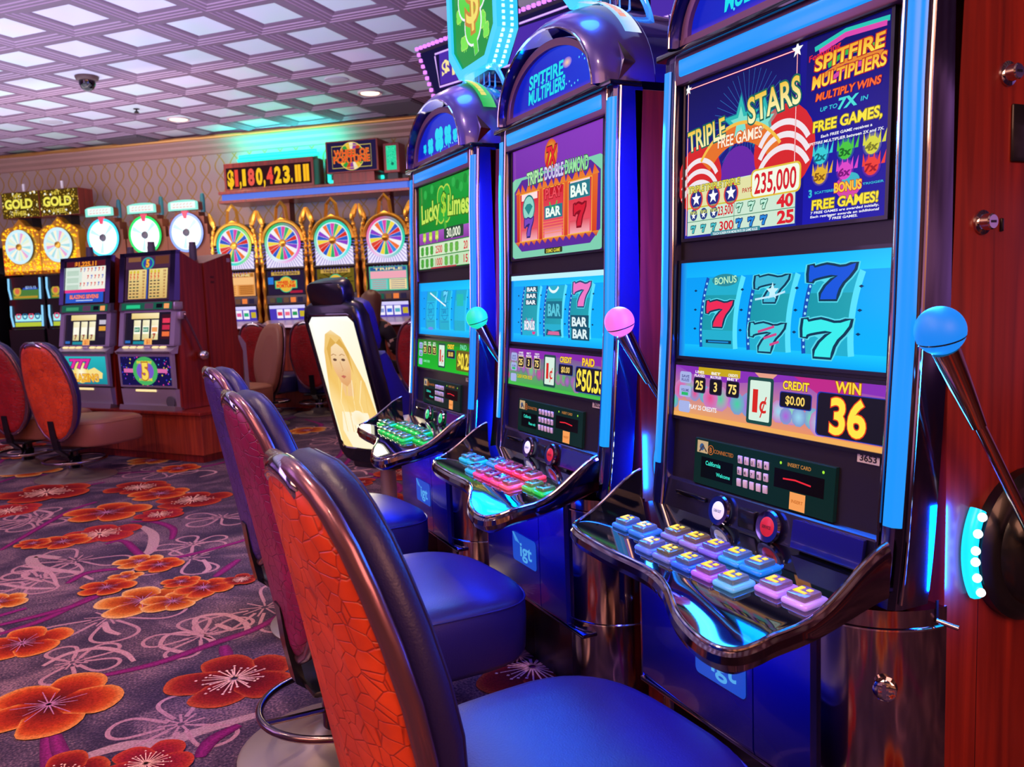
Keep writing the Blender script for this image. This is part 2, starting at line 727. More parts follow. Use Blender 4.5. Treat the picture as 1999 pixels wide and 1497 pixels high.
def build_floor():
    g = Rug()
    g.add([(-14, -9, 0), (16, -9, 0), (16, 20, 0), (-14, 20, 0)], [[0, 1, 2, 3]], 0, None, [(0, 0, 0)] * 4)
    stems = [[(-0.46, 3.63), (-0.31, 3.72), (-0.12, 3.95)], [(-0.16, 3.03), (0.05, 3.04), (0.25, 3.12), (0.43, 3.2), (0.62, 3.4)],
             [(-0.1, 4.76), (-0.01, 4.76), (0.11, 4.33), (0.43, 4.38), (0.8, 4.6)], [(0.03, 5.18), (0.15, 5.1), (0.23, 4.89), (0.21, 4.66)],
             [(0.34, 3.9), (0.47, 4.11)], [(-0.25, 2.7), (-0.23, 2.48), (-0.2, 2.2)], [(-0.23, 2.68), (-0.19, 2.48), (-0.1, 2.3)],
             [(0.13, 2.33), (0.17, 2.41), (0.25, 2.46)], [(-0.02, 4.26), (-0.17, 4.28), (-0.25, 4.16)], [(0.28, 3.08), (0.28, 2.95)],
             [(-0.5, 3.73), (-0.24, 3.81), (-0.08, 3.95)], [(-0.58, 4.94), (-0.31, 5.64), (-0.15, 5.85)], [(-0.83, 7.45), (-0.36, 6.93), (0.52, 6.59)]]
    for k, s in enumerate(stems):
        g.ribbon(s, 0.046, '#7c1c60', 0.0010 + 0.00004 * k, '#521446')
    swirls = [[(-0.46, 4.57), (-0.36, 4.47), (-0.23, 4.32), (-0.15, 4.16)],
              [(0.08, 3.22), (0.11, 3.29), (0.19, 3.27), (0.25, 3.14), (0.17, 3.08), (0.09, 3.17), (0.08, 3.22)],
              [(0.25, 3.14), (0.21, 3.33), (0.23, 3.42), (0.32, 3.4), (0.38, 3.26), (0.36, 3.15), (0.29, 3.12)],
              [(0.28, 3.31), (0.33, 3.21)], [(-0.35, 4.25), (-0.43, 4.37), (-0.42, 4.47), (-0.33, 4.38), (-0.29, 4.15)],
              [(-0.52, 4.32), (-0.4, 4.18), (-0.3, 4.12)], [(-0.29, 3.22), (-0.22, 3.29), (-0.12, 3.29), (-0.04, 3.2), (-0.01, 3.1)],
              [(-0.1, 3.56), (-0.09, 3.46), (-0.05, 3.39)], [(0.32, 4.2), (0.33, 4.05), (0.3, 3.99)],
              [(-0.58, 5.64), (-0.53, 5.84), (-0.39, 5.69), (-0.44, 5.49)], [(-0.37, 3.46), (-0.23, 3.54)]]
    for k, s in enumerate(swirls):
        g.ribbon(s, 0.026, '#a87c86', 0.0005 + 0.00003 * k)
    for s in ([(-0.15, 2.49), (-0.05, 2.5), (0.05, 2.46), (0.14, 2.48), (0.32, 2.5)], [(0.2, 2.62), (0.22, 2.72), (0.17, 2.8)], [(0.08, 5.04), (0.13, 4.81), (0.1, 4.5), (0.02, 4.39)], [(-.3, 4.62), (-.42, 4.72), (-.38, 4.5), (-.2, 4.3)]):
        g.ribbon(s, 0.055, '#9c7a80', 0.0004)
    key = [(0.278, 2.782, .205, .4, 0), (-0.254, 2.88, .215, 1.0, 1), (-0.2, 2.40, .13, .2, 0), (0.0, 2.36, .12, .8, 3), (-0.127, 4.996, .21, .3, 3), (-0.30, 4.93, .15, .9, 1),
           (-0.095, 5.495, .24, 1.3, 1), (0.182, 5.253, .15, .6, 3), (0.388, 5.556, .23, .1, 0), (0.105, 6.148, .22, .7, 0), (0.22, 5.85, .2, .2, 1), (-0.452, 6.338, .3, .5, 0), (-0.63, 5.909, .2, .5, 3),
           (0.047, 4.335, .12, .3, 2), (0.13, 4.22, .12, .9, 1), (-0.095, 3.996, .12, 1.1, 1), (0.04, 3.742, .19, .35, 2), (0.15, 3.66, .13, .0, 2), (0.28, 3.768, .13, .7, 1), (0.2, 3.9, .09, .2, 1),
           (-0.372, 3.483, .17, .25, 1), (-0.50, 4.042, .12, .6, 2), (-0.437, 4.979, .1, .8, 1), (0.437, 3.786, .08, .1, 0), (-0.02, 4.12, .08, .1, 2)]
    for k, (x, y, r, a, kd) in enumerate(key):
        g.flower(x, y, r, a, 0.0020 + 0.0011 * (k % 4), kd)
    # pale line-drawn blossoms
    rq = random.Random(21)
    ghosts = [(.22, 3.22, .2), (-.36, 4.3, .22), (-.2, 3.2, .17), (.1, 2.55, .2), (-.45, 5.6, .25), (.5, 5.0, .22), (.3, 4.5, .18)]
    for _ in range(90):
        ghosts.append((rq.uniform(-5, 6), rq.uniform(2.4, 11), rq.uniform(.18, .3)))
    for k, (x, y, r) in enumerate(ghosts):
        if 1.2 < x < 2.2 and y < 3.5:
            continue
        a0 = rq.uniform(0, 6)
        for q in range(5):
            a = a0 + q * 2 * PI / 5
            if q == 3:
                continue
            pts = []
            for e in range(9):
                t = -1 + e / 4
                l = r * (.25 + .75 * math.cos(t * PI / 2) ** .7) if abs(t) < 1 else r * .22
                b = a + .52 * math.sin(t * PI / 2) * (.6 + .4 * l / r)
                pts.append((x + l * math.cos(b), y + l * math.sin(b)))
            g.ribbon(pts, .014, '#a07480', .00055 + .000004 * k, taper=False)
        for q in range(9):
            a = a0 + q * .7
            g.ribbon([(x + .05 * r * math.cos(a), y + .05 * r * math.sin(a)), (x + .33 * r * math.cos(a + .1), y + .33 * r * math.sin(a + .1))], .008, '#a07480', .00056 + .000004 * k, taper=False)
    # the rest of the carpet repeats the same motifs
    rnd = random.Random(5)
    pts = []
    for _ in range(2600):
        if len(pts) > 430:
            break
        x, y = rnd.uniform(-7, 10), rnd.uniform(-4, 14)
        if -.75 < x < .75 and 2.1 < y < 6.7 - .9 * x:
            continue
        if x < -1 - .6 * y or (1.3 < x < 2.2 and y < 3.4):
            continue
        if all((x - a) ** 2 + (y - b) ** 2 > .42 ** 2 for a, b in pts):
            pts.append((x, y))
    for k, (x, y) in enumerate(pts):
        r = rnd.uniform(.13, .27)
        a = rnd.uniform(0, 6.3)
        b = rnd.uniform(-.5, .9)
        l = rnd.uniform(.5, .9)
        g.ribbon([(x, y), (x + l * .4 * math.cos(b), y + l * .4 * math.sin(b)), (x + l * math.cos(b + .5), y + l * math.sin(b + .5))], 0.046, '#7c1c60', 0.0010 + .00001 * (k % 30), '#581450')
        c = rnd.uniform(0, 6.3)
        ox, oy = x + .3 * math.cos(c), y + .3 * math.sin(c)
        g.ribbon([(ox + .16 * math.cos(c + q * 1.1), oy + .13 * math.sin(c + q * 1.1)) for q in range(5)], 0.022, '#b98a92', 0.0005 + .00001 * (k % 20))
        g.flower(x, y, r, a, 0.0020 + 0.0011 * (k % 4), rnd.choice((0, 0, 1, 1, 2, 3)))
    struct(g.build('floor', [M['carpet'], M['carpet_dye']], smooth=0))


build_floor()


def ceiling_mats():
    frame = plain('ceiling_moulding', '#765c74', 0.45)
    m, nt, b = new_mat('reflection_tint_panel')  # pale blue-green noise tint stands in for reflections on the panels
    tc = nt.nodes.new('ShaderNodeTexCoord')
    n = nt.nodes.new('ShaderNodeTexNoise')
    n.inputs['Scale'].default_value = 1.1
    n.inputs['Detail'].default_value = 2
    r = nt.nodes.new('ShaderNodeValToRGB')
    e = r.color_ramp.elements
    e[0].position, e[0].color = .38, (*lin('#e6e6fa'), 1)
    e[1].position, e[1].color = .62, (*lin('#d4f0ea'), 1)
    nt.links.new(tc.outputs['Object'], n.inputs['Vector'])
    nt.links.new(n.outputs['Fac'], r.inputs['Fac'])
    nt.links.new(r.outputs['Color'], b.inputs['Base Color'])
    b.inputs['Roughness'].default_value = 0.25
    return frame, m


def grid_pt(a, b, z):
    """ceiling grid: tile units along the two directions of the grid"""
    A, B = Vector((0.725, 0.689, 0)), Vector((0.689, -0.725, 0))
    p = A * ((a + 7.785) * TILE) + B * ((b - 8.337) * TILE)
    return Vector((p.x, p.y, z))


def build_ceiling():
    g = MB()
    prof = [(0.5, 0.0), (0.478, 0.0), (0.470, 0.005), (0.43, 0.007), (0.42, 0.012), (0.375, 0.014), (0.362, 0.020), (0.315, 0.022), (0.283, 0.030)]
    wn = Vector((-0.649, -0.761, 0))
    for a in range(-22, 18):
        for b in range(-16, 32):
            c = grid_pt(a, b, ZC)
            if (c - WALL_O).dot(wn) < -0.25 or c.y < -5 or c.x > 9 or c.x < -9:
                continue
            vs, fs, ms = [], [], []
            for h, z in prof:
                for s, t in ((-1, -1), (1, -1), (1, 1), (-1, 1)):
                    p = grid_pt(a + s * h, b + t * h, ZC + z)
                    vs.append(p)
            k = len(prof)
            fs = [[i * 4 + q, i * 4 + (q + 1) % 4, (i + 1) * 4 + (q + 1) % 4, (i + 1) * 4 + q] for i in range(k - 1) for q in range(4)]
            g.add(vs, [fc for q, fc in enumerate(fs) if q // 4 not in (1, 3, 5)], 0)
            g.add(vs, [fc for q, fc in enumerate(fs) if q // 4 in (1, 3, 5)], 2)  # alternate steps paler: highlight lines painted along the moulding
            g.add(vs[-4:], [[0, 1, 2, 3]], 1)
    fr, pn = ceiling_mats()
    struct(g.build('ceiling', [fr, pn, plain('moulding_highlight', '#b79cb4', 0.4)], smooth=0))


build_ceiling()


def wallpaper():
    m, nt, b = new_mat('wallpaper')
    tc = nt.nodes.new('ShaderNodeTexCoord')
    sp = nt.nodes.new('ShaderNodeSeparateXYZ')
    nt.links.new(tc.outputs['Object'], sp.inputs[0])

    def mth(op, a, b2=None):
        n = nt.nodes.new('ShaderNodeMath')
        n.operation = op
        for i, q in enumerate((a, b2)):
            if q is None:
                continue
            if isinstance(q, (int, float)):
                n.inputs[i].default_value = q
            else:
                nt.links.new(q, n.inputs[i])
        return n.outputs[0]
    ux = mth('MULTIPLY', sp.outputs[0], 1 / 0.21)
    s = mth('MULTIPLY', mth('SINE', mth('MULTIPLY', sp.outputs[2], 2 * PI / 0.46)), 0.32)
    ds = []
    for op in ('ADD', 'SUBTRACT'):
        fr = mth('FRACT', mth(op, ux, s))
        ds.append(mth('ABSOLUTE', mth('SUBTRACT', fr, 0.5)))
    d = mth('MINIMUM', ds[0], ds[1])
    k = mth('LESS_THAN', d, 0.045)
    mx = nt.nodes.new('ShaderNodeMix')
    mx.data_type = 'RGBA'
    mx.inputs[6].default_value = (*lin('#b49c98'), 1)
    mx.inputs[7].default_value = (*lin('#b0883c'), 1)
    nt.links.new(k, mx.inputs[0])
    nt.links.new(mx.outputs[2], b.inputs['Base Color'])
    b.inputs['Roughness'].default_value = 0.55
    return m


def on_wall(o):
    o.location = WALL_O
    o.rotation_euler = (0, 0, WALL_ROT)
    return o


w = MB()
w.box(-9, 8.5, 0.0, 0.15, 0, ZC + .1)
struct(on_wall(w.build('wall_back', wallpaper(), smooth=0)))
M['crown'] = plain('crown_paint', '#b58f86', 0.45)
M['gilt'] = plain('gilded_strip', '#e8a860', 0.3, 0.6)
w = MB()
cp = [(0.0, 3.02), (-0.03, 3.03), (-0.035, 3.07), (-0.09, 3.10), (-0.10, 3.13), (-0.16, 3.16), (-0.17, 3.19), (-0.17, 3.222), (0, 3.222)]
w.loft([[(x, y, z) for y, z in cp] for x in (-9, 8.5)], True, False)
struct(on_wall(w.build('trim_1', M['crown'], smooth=0)))
w = MB()
w.tube([(-9 + .35 * k, -0.19, 3.195) for k in range(51)], [0.018 + .006 * (k % 2) for k in range(51)], 8)
struct(on_wall(w.build('trim_2', M['gilt'])))
w = MB()
w.box(-9, 8.5, -0.025, 0, 0, 0.16, bev=.006)
struct(on_wall(w.build('baseboard_back', M['mahogany'], smooth=0)))

# ------------------------------------------------------------------ things on the ceiling
M['lens'] = glow('warm_lens', '#ffe2b4', 4.0)
M['trim_white'] = plain('lamp_trim', '#cdb7bb', 0.4)


def downlight(x, y, label, group=None, power=60):
    t = thing('ceiling_light', label, 'ceiling light', (x, y, ZC + .029), 0, group)
    g = MB().lathe([(0.092, -0.002), (0.118, -0.016), (0.125, -0.006), (0.125, 0.03), (0.092, 0.03)], 32)
    g.build('trim_ring', M['trim_white'], t)
    g = MB().lathe([(0.0001, -0.008), (0.092, -0.008), (0.092, 0.004)], 32)
    g.build('lens', M['lens'], t)
    lamp('bulb', 'SPOT', (0, 0, -0.03), power, (1.0, 0.66, 0.42), 0.07, (0, 0, -1), t, spot=2.3, blend=.8)


downlight(*grid_pt(5, -3, 0)[:2], 'lit round ceiling light above the row of white wheels', power=70)
downlight(*grid_pt(5, 1, 0)[:2], 'lit round ceiling light nearest the dark purple-edged screen', power=70)
for a, b in ((-3, -1), (0, 4), (-6, 2), (-7, 6), (-5, 5), (-10, 8)):  # out-of-view lights added for warm fill on carpet and chairs
    downlight(*grid_pt(a, b, 0)[:2], 'added unseen ceiling light, warm fill for the carpeted aisle', 'added fill lights over the aisle', 130)

t = thing('dome_camera', 'dark dome security camera hanging from a ceiling panel', 'security camera', grid_pt(2.05, -2.0, ZC))
MB().lathe([(0.10, 0.029), (0.10, 0.02), (0.092, 0.0), (0.07, -0.012), (0.05, -0.012)], 32).build('housing', plain('camera_body', '#57403f', .4), t)
MB().lathe([(0.072, -0.005), (0.07, -0.04), (0.052, -0.075), (0.025, -0.095), (0.0001, -0.1)], 32).build('dome', M['black_gloss'], t)
t = thing('fire_sprinkler', 'small dark fire sprinkler under a ceiling panel', 'sprinkler', grid_pt(4.0, -3.0, ZC))
MB().lathe([(0.03, 0.029), (0.03, 0.024), (0.008, 0.022), (0.008, 0.008), (0.02, 0.004), (0.02, -0.006), (0.0001, -0.008)], 16).build('sprinkler_head', M['black'], t)
MB().lathe([(0.028, -0.010), (0.03, -0.014), (0.0001, -0.016)], 12).build('deflector', M['black'], t)
for a, b, lb in ((4.02, -5.0, 'round ceiling speaker above the gold wheel machines'), (4.0, 1.0, 'round ceiling speaker beside a lit ceiling light, right of the others')):
    t = thing('ceiling_speaker', lb, 'ceiling speaker', grid_pt(a, b, ZC + .03))
    MB().lathe([(0.115, 0.0), (0.112, -0.008), (0.10, -0.01), (0.0001, -0.011)], 32).build('grille', plain('speaker_grille', '#b9b4be', .6), t)
M['vent'] = plain('vent_metal', '#5d545f', 0.6)
for a, b, lb in ((6.0, -5.0, 'dark square ceiling vent left of the jackpot sign'), (6.0, 1.0, 'dark square ceiling vent nearest the green shamrock sign')):
    t = thing('ceiling_vent', lb, 'ceiling vent', grid_pt(a, b, ZC), math.radians(-46.47) )
    MB().box(-.305, .305, -.305, .305, -.012, -.002, bev=.003).build('frame', M['vent'], t)
    s = MB()
    for k in range(12):
        y = -.26 + .0473 * k
        s.box(-.28, .28, y - .016, y + .016, -.02, -.012)
    s.build('louvre', M['vent'], t, smooth=0)
# ================================================================== THE THREE BIG SLOT MACHINES
# local frame: x to the player's right, y into the machine, z up, origin on the floor below the front
FRONT = [(0.60, -.09), (.683, -.077), (.756, -.067), (.893, -.055), (1.116, -.038), (1.293, -.031), (1.502, -.025), (1.72, -.012)]
DECK = [(-.352, -.10), (-.351, -.20), (-.349, -.255), (-.338, -.288), (-.31, -.303), (-.25, -.314), (-.134, -.320), (-.06, -.319), (0.0, -.3205), (.044, -.328), (.09, -.343), (.13, -.362), (.17, -.381),
        (.21, -.395), (.25, -.405), (.285, -.410), (.315, -.408), (.338, -.394), (.349, -.366), (.351, -.33), (.352, -.24), (.352, -.17), (.352, -.10)]


def fy(z):
    return interp(FRONT, z)


def ellipse_arc(hw, z0, h, n=28, p=2.0, t0=0.0, t1=PI):
    out = []
    for k in range(n + 1):
        a = t1 + (t0 - t1) * k / n
        ca, sa = math.cos(a), math.sin(a)
        out.append((hw * math.copysign(abs(ca) ** (2 / p), ca), z0 + h * abs(sa) ** (2 / p)))
    return out


def deck_z(x, y):
    return .668 + (y + .41) * .10 - .010 * sstep(-.33, -.41, y)


def rim_z(x, y):
    return deck_z(x, y) + .080 * sstep(.325, .345, abs(x)) * sstep(-.30, -.09, y) ** 1.25


def seven(art, a, b, h, col, edge, layer=2, w=None, rim=False):
    """a slot machine seven: flag top and curved leg"""
    s = h
    wd = w or h * 1.05
    key = [(-.50, .50), (-.43, .50), (-.39, .43), (-.25, .47), (-.12, .50), (.02, .46), (.16, .41), (.30, .42), (.41, .47), (.50, .50), (.47, .34), (.36, .14), (.24, -.02), (.16, -.20), (.12, -.38), (.11, -.5), (-.24, -.5), (-.22, -.34), (-.12, -.12), (.02, .06), (.13, .17), (-.02, .20), (-.20, .16), (-.34, .12), (-.42, .08), (-.44, .02), (-.51, .02), (-.52, .25)]
    for sc, c, ly in ((1.26, '#58dcf0' if rim else edge, layer), (1.17, edge, layer + .3), (1.0, col, layer + .6)):
        g = (sc - 1) * .5
        pts = []
        n = len(key)
        for q in range(n):
            x, z = key[q]
            dx, dz = key[(q + 1) % n][0] - key[q - 1][0], key[(q + 1) % n][1] - key[q - 1][1]
            L = math.hypot(dx, dz) or 1
            pts.append((a + (x + dz / L * -g * .8) * wd / art.W, b + (z + dx / L * g * .8) * s / art.H))
        art.poly(pts, c, ly)


def bar(art, a, b, w, h, col='#ffffff', bg='#123a5a', layer=2):
    art.rect(a - w / 2 / art.W, b - h / 2 / art.H, a + w / 2 / art.W, b + h / 2 / art.H, bg, layer)
    art.text('BAR', a, b, h * .66, col, layer + 1, w=w * .84, bold=.04)


def clover(art, a, b, r, col, layer=2, edge=None):
    for e, c, ly in (((1.18, edge, layer), (1.0, col, layer + .5)) if edge else ((1.0, col, layer),)):
        for q in range(4):
            t = math.radians(45 + 90 * q)
            art.disc(a + .55 * r * math.cos(t) / art.W, b + .55 * r * math.sin(t) / art.H, r * .5 * e, c, ly + q * .05, 14)
        art.line([(a, b), (a + .2 * r / art.W, b - 1.25 * r / art.H)], r * .2 * e, c, ly + .25)


# ---- pictures on the upper screens -------------------------------------------------
def top_stars(A):
    A.rect(0, 0, 1, 1, '#12108a', 0)
    A.rect(.0, .0, .625, 1, ['#2a2aa0', '#1d2aa0', '#0a0a5c', '#0a0a50'], 1)
    for k in range(40):                                    # burst of rays
        t = math.radians(9 * k)
        A.line([(.37 + .03 * math.cos(t), .66 + .05 * math.sin(t)), (.37 + .2 * math.cos(t), .66 + .30 * math.sin(t))], .0009, '#2d6fc0', 1.2)
    for x, z, r in ((.33, .66, .055), (.455, .63, .05)):
        A.star(x, z, r * 1.12, '#0f6a90', 1.5)
        A.star(x, z, r, '#2cb8b4', 2)
        A.star(x, z, r * .6, '#7fe0cf', 2.3)
    for cx, cz, r in ((.09, .37, .075), (.555, .45, .082)):  # striped balloons
        A.disc(cx, cz, r, '#d82a2e', 2)
        for k in range(3):
            A.ring(cx, cz - .08 - .07 * k, r * .84, r * .98, '#f2e8ee', 2.3 + .1 * k, 20, 30, 150)
    A.ring(.32, .20, .115, .15, '#e8742c', 2.2, 24, 38, 142)
    A.ring(.32, .20, .15, .157, '#f6c04a', 2.5, 24, 38, 142)
    A.disc(.32, .36, .055, '#6a2aa8', 1.9)
    A.text('FREE GAMES', .325, .575, .022, '#fff2d8', 4, w=.135, outline='#d8531f', ow=.05)
    A.text('TRIPLE', .13, .645, .042, '#fff8b8', 4, w=.125, outline='#1c6a5a', tilt=.10, col2='#f4c73a')
    A.text('STARS', .50, .735, .05, '#fff8b8', 4, w=.145, outline='#1c6a5a', tilt=.10, col2='#f4c73a')
    A.line([(.012, .02), (.012, .97), (.612, .97), (.612, .20)], .004, '#e02c3a', 3)
    A.line([(.012, .02), (.012, .97), (.612, .97), (.612, .20)], .0016, '#ffffff', 3.4)
    A.star(.012, .97, .012, '#ffffff', 4)
    A.star(.612, .97, .015, '#ffffff', 4)
    A.rect(.02, .015, .62, .335, '#cfe9d4', 2.6)
    A.rect(.02, .20, .62, .33, '#e4e2a8', 2.8)
    for k in range(3):
        A.disc(.075 + .105 * k, .245, .022, '#2a2f86', 3.2)
        A.ring(.075 + .105 * k, .245, .019, .023, '#e0463e', 3.4, 24)
        A.star(.075 + .105 * k, .25, .016, '#ffffff', 3.6)
        A.text('TRIPLE', .075 + .105 * k, .315, .014, '#f2df50', 4.4, w=.055, outline='#2a5a36')
    A.text('PAYS', .375, .25, .009, '#c21a2a', 4)
    A.rrect(.395, .19, .645, .36, .012, '#e4c23c', 3.8)
    A.rrect(.402, .20, .638, .35, .010, '#f4fbe6', 4.2)
    A.text('235,000', .52, .275, .038, '#d81f2c', 5, w=.115, bold=.02)
    A.line([(.02, .195), (.62, .195)], .003, '#cfc53a', 3.2)
    A.line([(.02, .105), (.62, .105)], .0015, '#4a8a6a', 3.2)
    A.line([(.305, .02), (.305, .195)], .0015, '#4a8a6a', 3.2)
    for k in range(3):
        A.disc(.06 + .063 * k, .148, .0125, '#2a3f86', 3.2)
        A.text('TRIPLE', .06 + .063 * k, .162, .007, '#dbe04a', 4, w=.03)
        A.star(.06 + .063 * k, .142, .008, '#ffffff', 3.8)
        seven(A, .06 + .063 * k, .055, .016, '#48c0c8', '#1a4a58', 3.2)
        seven(A, .335 + .066 * k, .15, .018, '#bfeed8', '#1c6a50', 3.2)
        seven(A, .335 + .066 * k, .058, .018, '#2a8ae0', '#12306a', 3.2)
    A.text('23,500', .255, .15, .018, '#d81f2c', 4, w=.05)
    A.text('300', .262, .055, .018, '#d81f2c', 4, w=.045)
    A.text('40', .572, .152, .023, '#e02430', 4, w=.045, bold=.04)
    A.text('25', .576, .06, .023, '#e02430', 4, w=.045, bold=.04)
    A.rrect(.17, -.004, .45, .026, .003, '#3a8a9a', 4)
    A.text('TOUCH SCREEN FOR MORE PAYS OR GAME RULES', .31, .0105, .005, '#eefcff', 5, w=.14)
    # right-hand column
    A.rect(.655, 0, 1, 1, ['#1a1ab4', '#1616a0', '#0c0c62', '#0c0c62'], 1)
    for k, (c, z) in enumerate((('#28c8b8', .955), ('#e04ab0', .935), ('#e88a2c', .80), ('#38b84a', .845), ('#d848a8', .77))):
        A.line([(.69 + .02 * k, z - .02), (.82, z + .02), (.99 - .01 * k, z + .005)], .009, c, 1.6 + .05 * k)
    A.text('Featuring', .735, .905, 0.0102, '#e82430', 4, w=.075, shear=.2, tilt=.12)
    A.text('SPITFIRE', .835, .86, 0.0240, '#ffe64a', 4, w=.155, shear=.12, outline='#b8201c', col2='#f6a82c', tilt=.03, bold=.03)
    A.text('MULTIPLIERS', .835, .765, 0.0216, '#ffe64a', 4, w=.165, shear=.12, outline='#b8201c', col2='#f6a82c', tilt=.03, bold=.03)
    A.text('MULTIPLY WINS', .835, .675, 0.0126, '#ff6a2c', 4, w=.145, shear=.2, outline='#8a1a12', bold=.03)
    A.text('UP TO', .76, .605, 0.0072, '#38c8d8', 4, w=.04, shear=.2)
    A.text('7X', .84, .61, 0.0180, '#4ae0d8', 4, w=.045, shear=.2, bold=.04)
    A.text('IN', .905, .605, 0.0072, '#38c8d8', 4, w=.015, shear=.2)
    A.text('FREE GAMES,', .835, .52, 0.0180, '#ffe83a', 4, w=.155, shear=.05, outline='#8a7a10', bold=.03)
    A.text('Each FREE GAME receives a', .835, .462, 0.0048, '#ffffff', 4, w=.115, shear=.1)
    A.text('SPITFIRE MULTIPLIER between 2X and 7X.', .83, .432, 0.0048, '#ffffff', 4, w=.17, shear=.1)
    cl = ['#38d0d8', '#48c83c', '#d8d83a', '#e8b42c', '#e048c8', '#f0402c']
    for k in range(6):
        x, z = .73 + .105 * (k % 3), .365 if k < 3 else .26
        A.disc(x, z, .021, cl[k], 2, 20, edge='#1616a0')
        for q in range(5):
            A.poly([(x + (-.02 + .01 * q) / A.W, z), (x + (-.012 + .01 * q) / A.W, z), (x + (-.018 + .012 * q) / A.W, z + .022 / A.H)], cl[k], 2.2)
        A.disc(x, z - .005, .015, cl[k], 2.4)
        A.text('%dx' % (k + 2), x, z - .01, .013, ['#0a6a78', '#0c6a18', '#7a7a10', '#8a5a10', '#7a1078', '#a01010'][k], 4, w=.028, shear=.2, bold=.04)
    A.text('3', .69, .165, 0.0132, '#38c8d8', 4, bold=.04)
    A.text('SCATTERED', .755, .165, 0.0042, '#38c8d8', 4, w=.05)
    A.disc(.85, .175, .028, '#d848a8', 2, ry=.022)
    A.disc(.86, .20, .02, '#38b8c8', 2.2, ry=.014)
    A.text('BONUS', .85, .175, 0.0156, '#ffc83a', 4, w=.062, outline='#b8301c', bold=.04)
    A.text('TRIGGER', .95, .172, 0.0036, '#38c8d8', 4, w=.045)
    A.text('FREE GAMES!', .835, .10, 0.0168, '#ffe83a', 4, w=.15, shear=.05, outline='#8a7a10', bold=.03)
    A.text('7 FREE GAMES are awarded initially.', .835, .058, 0.0042, '#ffffff', 4, w=.155, shear=.1)
    A.text('Each retrigger awards an additional', .835, .037, 0.0042, '#ffffff', 4, w=.155, shear=.1)
    A.text('7 FREE GAMES.', .835, .017, 0.0042, '#ffffff', 4, w=.065, shear=.1)


def top_diamond(A):
    A.rect(0, 0, 1, 1, ['#6a2a9a', '#7a2aa8', '#8a3ac0', '#7a30b0'], 0)
    A.poly([(.03, .0), (.97, .0), (1, .02), (1, .72), (.97, .74), (.03, .74), (0, .72), (0, .02)], '#7fd0b0', 1)
    A.poly([(.12, .06), (.88, .06), (.975, .16), (.975, .62), (.88, .715), (.12, .715), (.025, .62), (.025, .16)], '#5a2a9a', 1.5)
    A.poly([(.06, .14), (.94, .14), (.95, .60), (.05, .60)], ['#c82c1c', '#d8401c', '#e86a2c', '#e0562c'], 2)
    for k in range(14):                                     # flame fringe
        x = .07 + .066 * k
        A.poly([(x - .03, .595), (x + .035, .595), (x + .012 * (-1) ** k, .655 + .02 * (k % 3))], ['#e8862c', '#e8862c', '#f0402c'], 2.2)
        A.poly([(x - .03, .15), (x + .035, .15), (x + .01, .105)], ['#e8862c', '#e8862c', '#b8203c'], 2.2)
    for k in range(3):
        x0 = .10 + .28 * k
        A.rect(x0, .15, x0 + .235, .585, ['#f06070', '#f05868', '#d81f34', '#d81f34'], 3)
        A.rect(x0 + .02, .15, x0 + .215, .26, ['#f8b0b8', '#f8b0b8', '#e04a58', '#e04a58'], 3.2)
        A.line([(x0, .15), (x0 + .235, .15), (x0 + .235, .585), (x0, .585)], .004, '#f4b83c', 3.5, True)
        A.rect(x0 + .02, .52, x0 + .215, .58, '#ffe0e0' if k != 1 else '#c81828', 3.3)
    A.disc(.21, .44, .042, '#12707a', 4)
    A.disc(.21, .44, .037, '#8fd8c8', 4.2)
    A.poly([(.16, .455), (.19, .485), (.23, .485), (.26, .455), (.21, .385)], '#2a8a8a', 4.4)
    seven(A, .215, .275, .055, '#7a4ac0', '#2a2a78', 4)
    A.text('PLAY', .50, .535, .03, '#f0505c', 4.2, w=.10, outline='#a01020')
    A.ring(.5, .47, .02, .026, '#48b848', 4, 16, 190, 350)
    bar(A, .5, .37, .11, .038, '#f0fff4', '#2a7a8a', 4)
    bar(A, .775, .50, .115, .045, '#f0fff4', '#2a7a8a', 4)
    seven(A, .78, .30, .06, '#d81f34', '#8a0f20', 4)
    for k in range(5):
        A.line([(.385, .19 + .025 * k), (.61, .19 + .025 * k)], .002, '#f8885c', 4)
    A.disc(.47, .86, .04, '#f4d02c', 3, 20, edge='#d8501c', ry=.045)
    for q in range(7):
        A.poly([(.40 + .02 * q, .86), (.425 + .02 * q, .86), (.41 + .022 * q, .955 + .01 * (q % 2))], ['#f0b02c', '#f0b02c', '#d8401c'], 2.6)
    A.text('7X', .475, .85, .05, '#e8202c', 5, w=.06, shear=.15, outline='#7a0a10', bold=.04)
    A.text('TRIPLE', .285, .71, .036, '#b8f0b0', 5, w=.105, outline='#2a6a3a', bold=.03, tilt=.03)
    A.text('DOUBLE', .505, .712, .036, '#d8d0f4', 5, w=.115, outline='#4a3a8a', bold=.03)
    A.text('DIAMOND', .745, .71, .036, '#9fe8a8', 5, w=.13, outline='#2a6a3a', bold=.03, tilt=-.03)
    A.rrect(.40, .015, .60, .062, .004, '#2a3a1c', 3)
    A.text('DEMO GAME', .50, .038, .010, '#e8d83c', 4, w=.085)


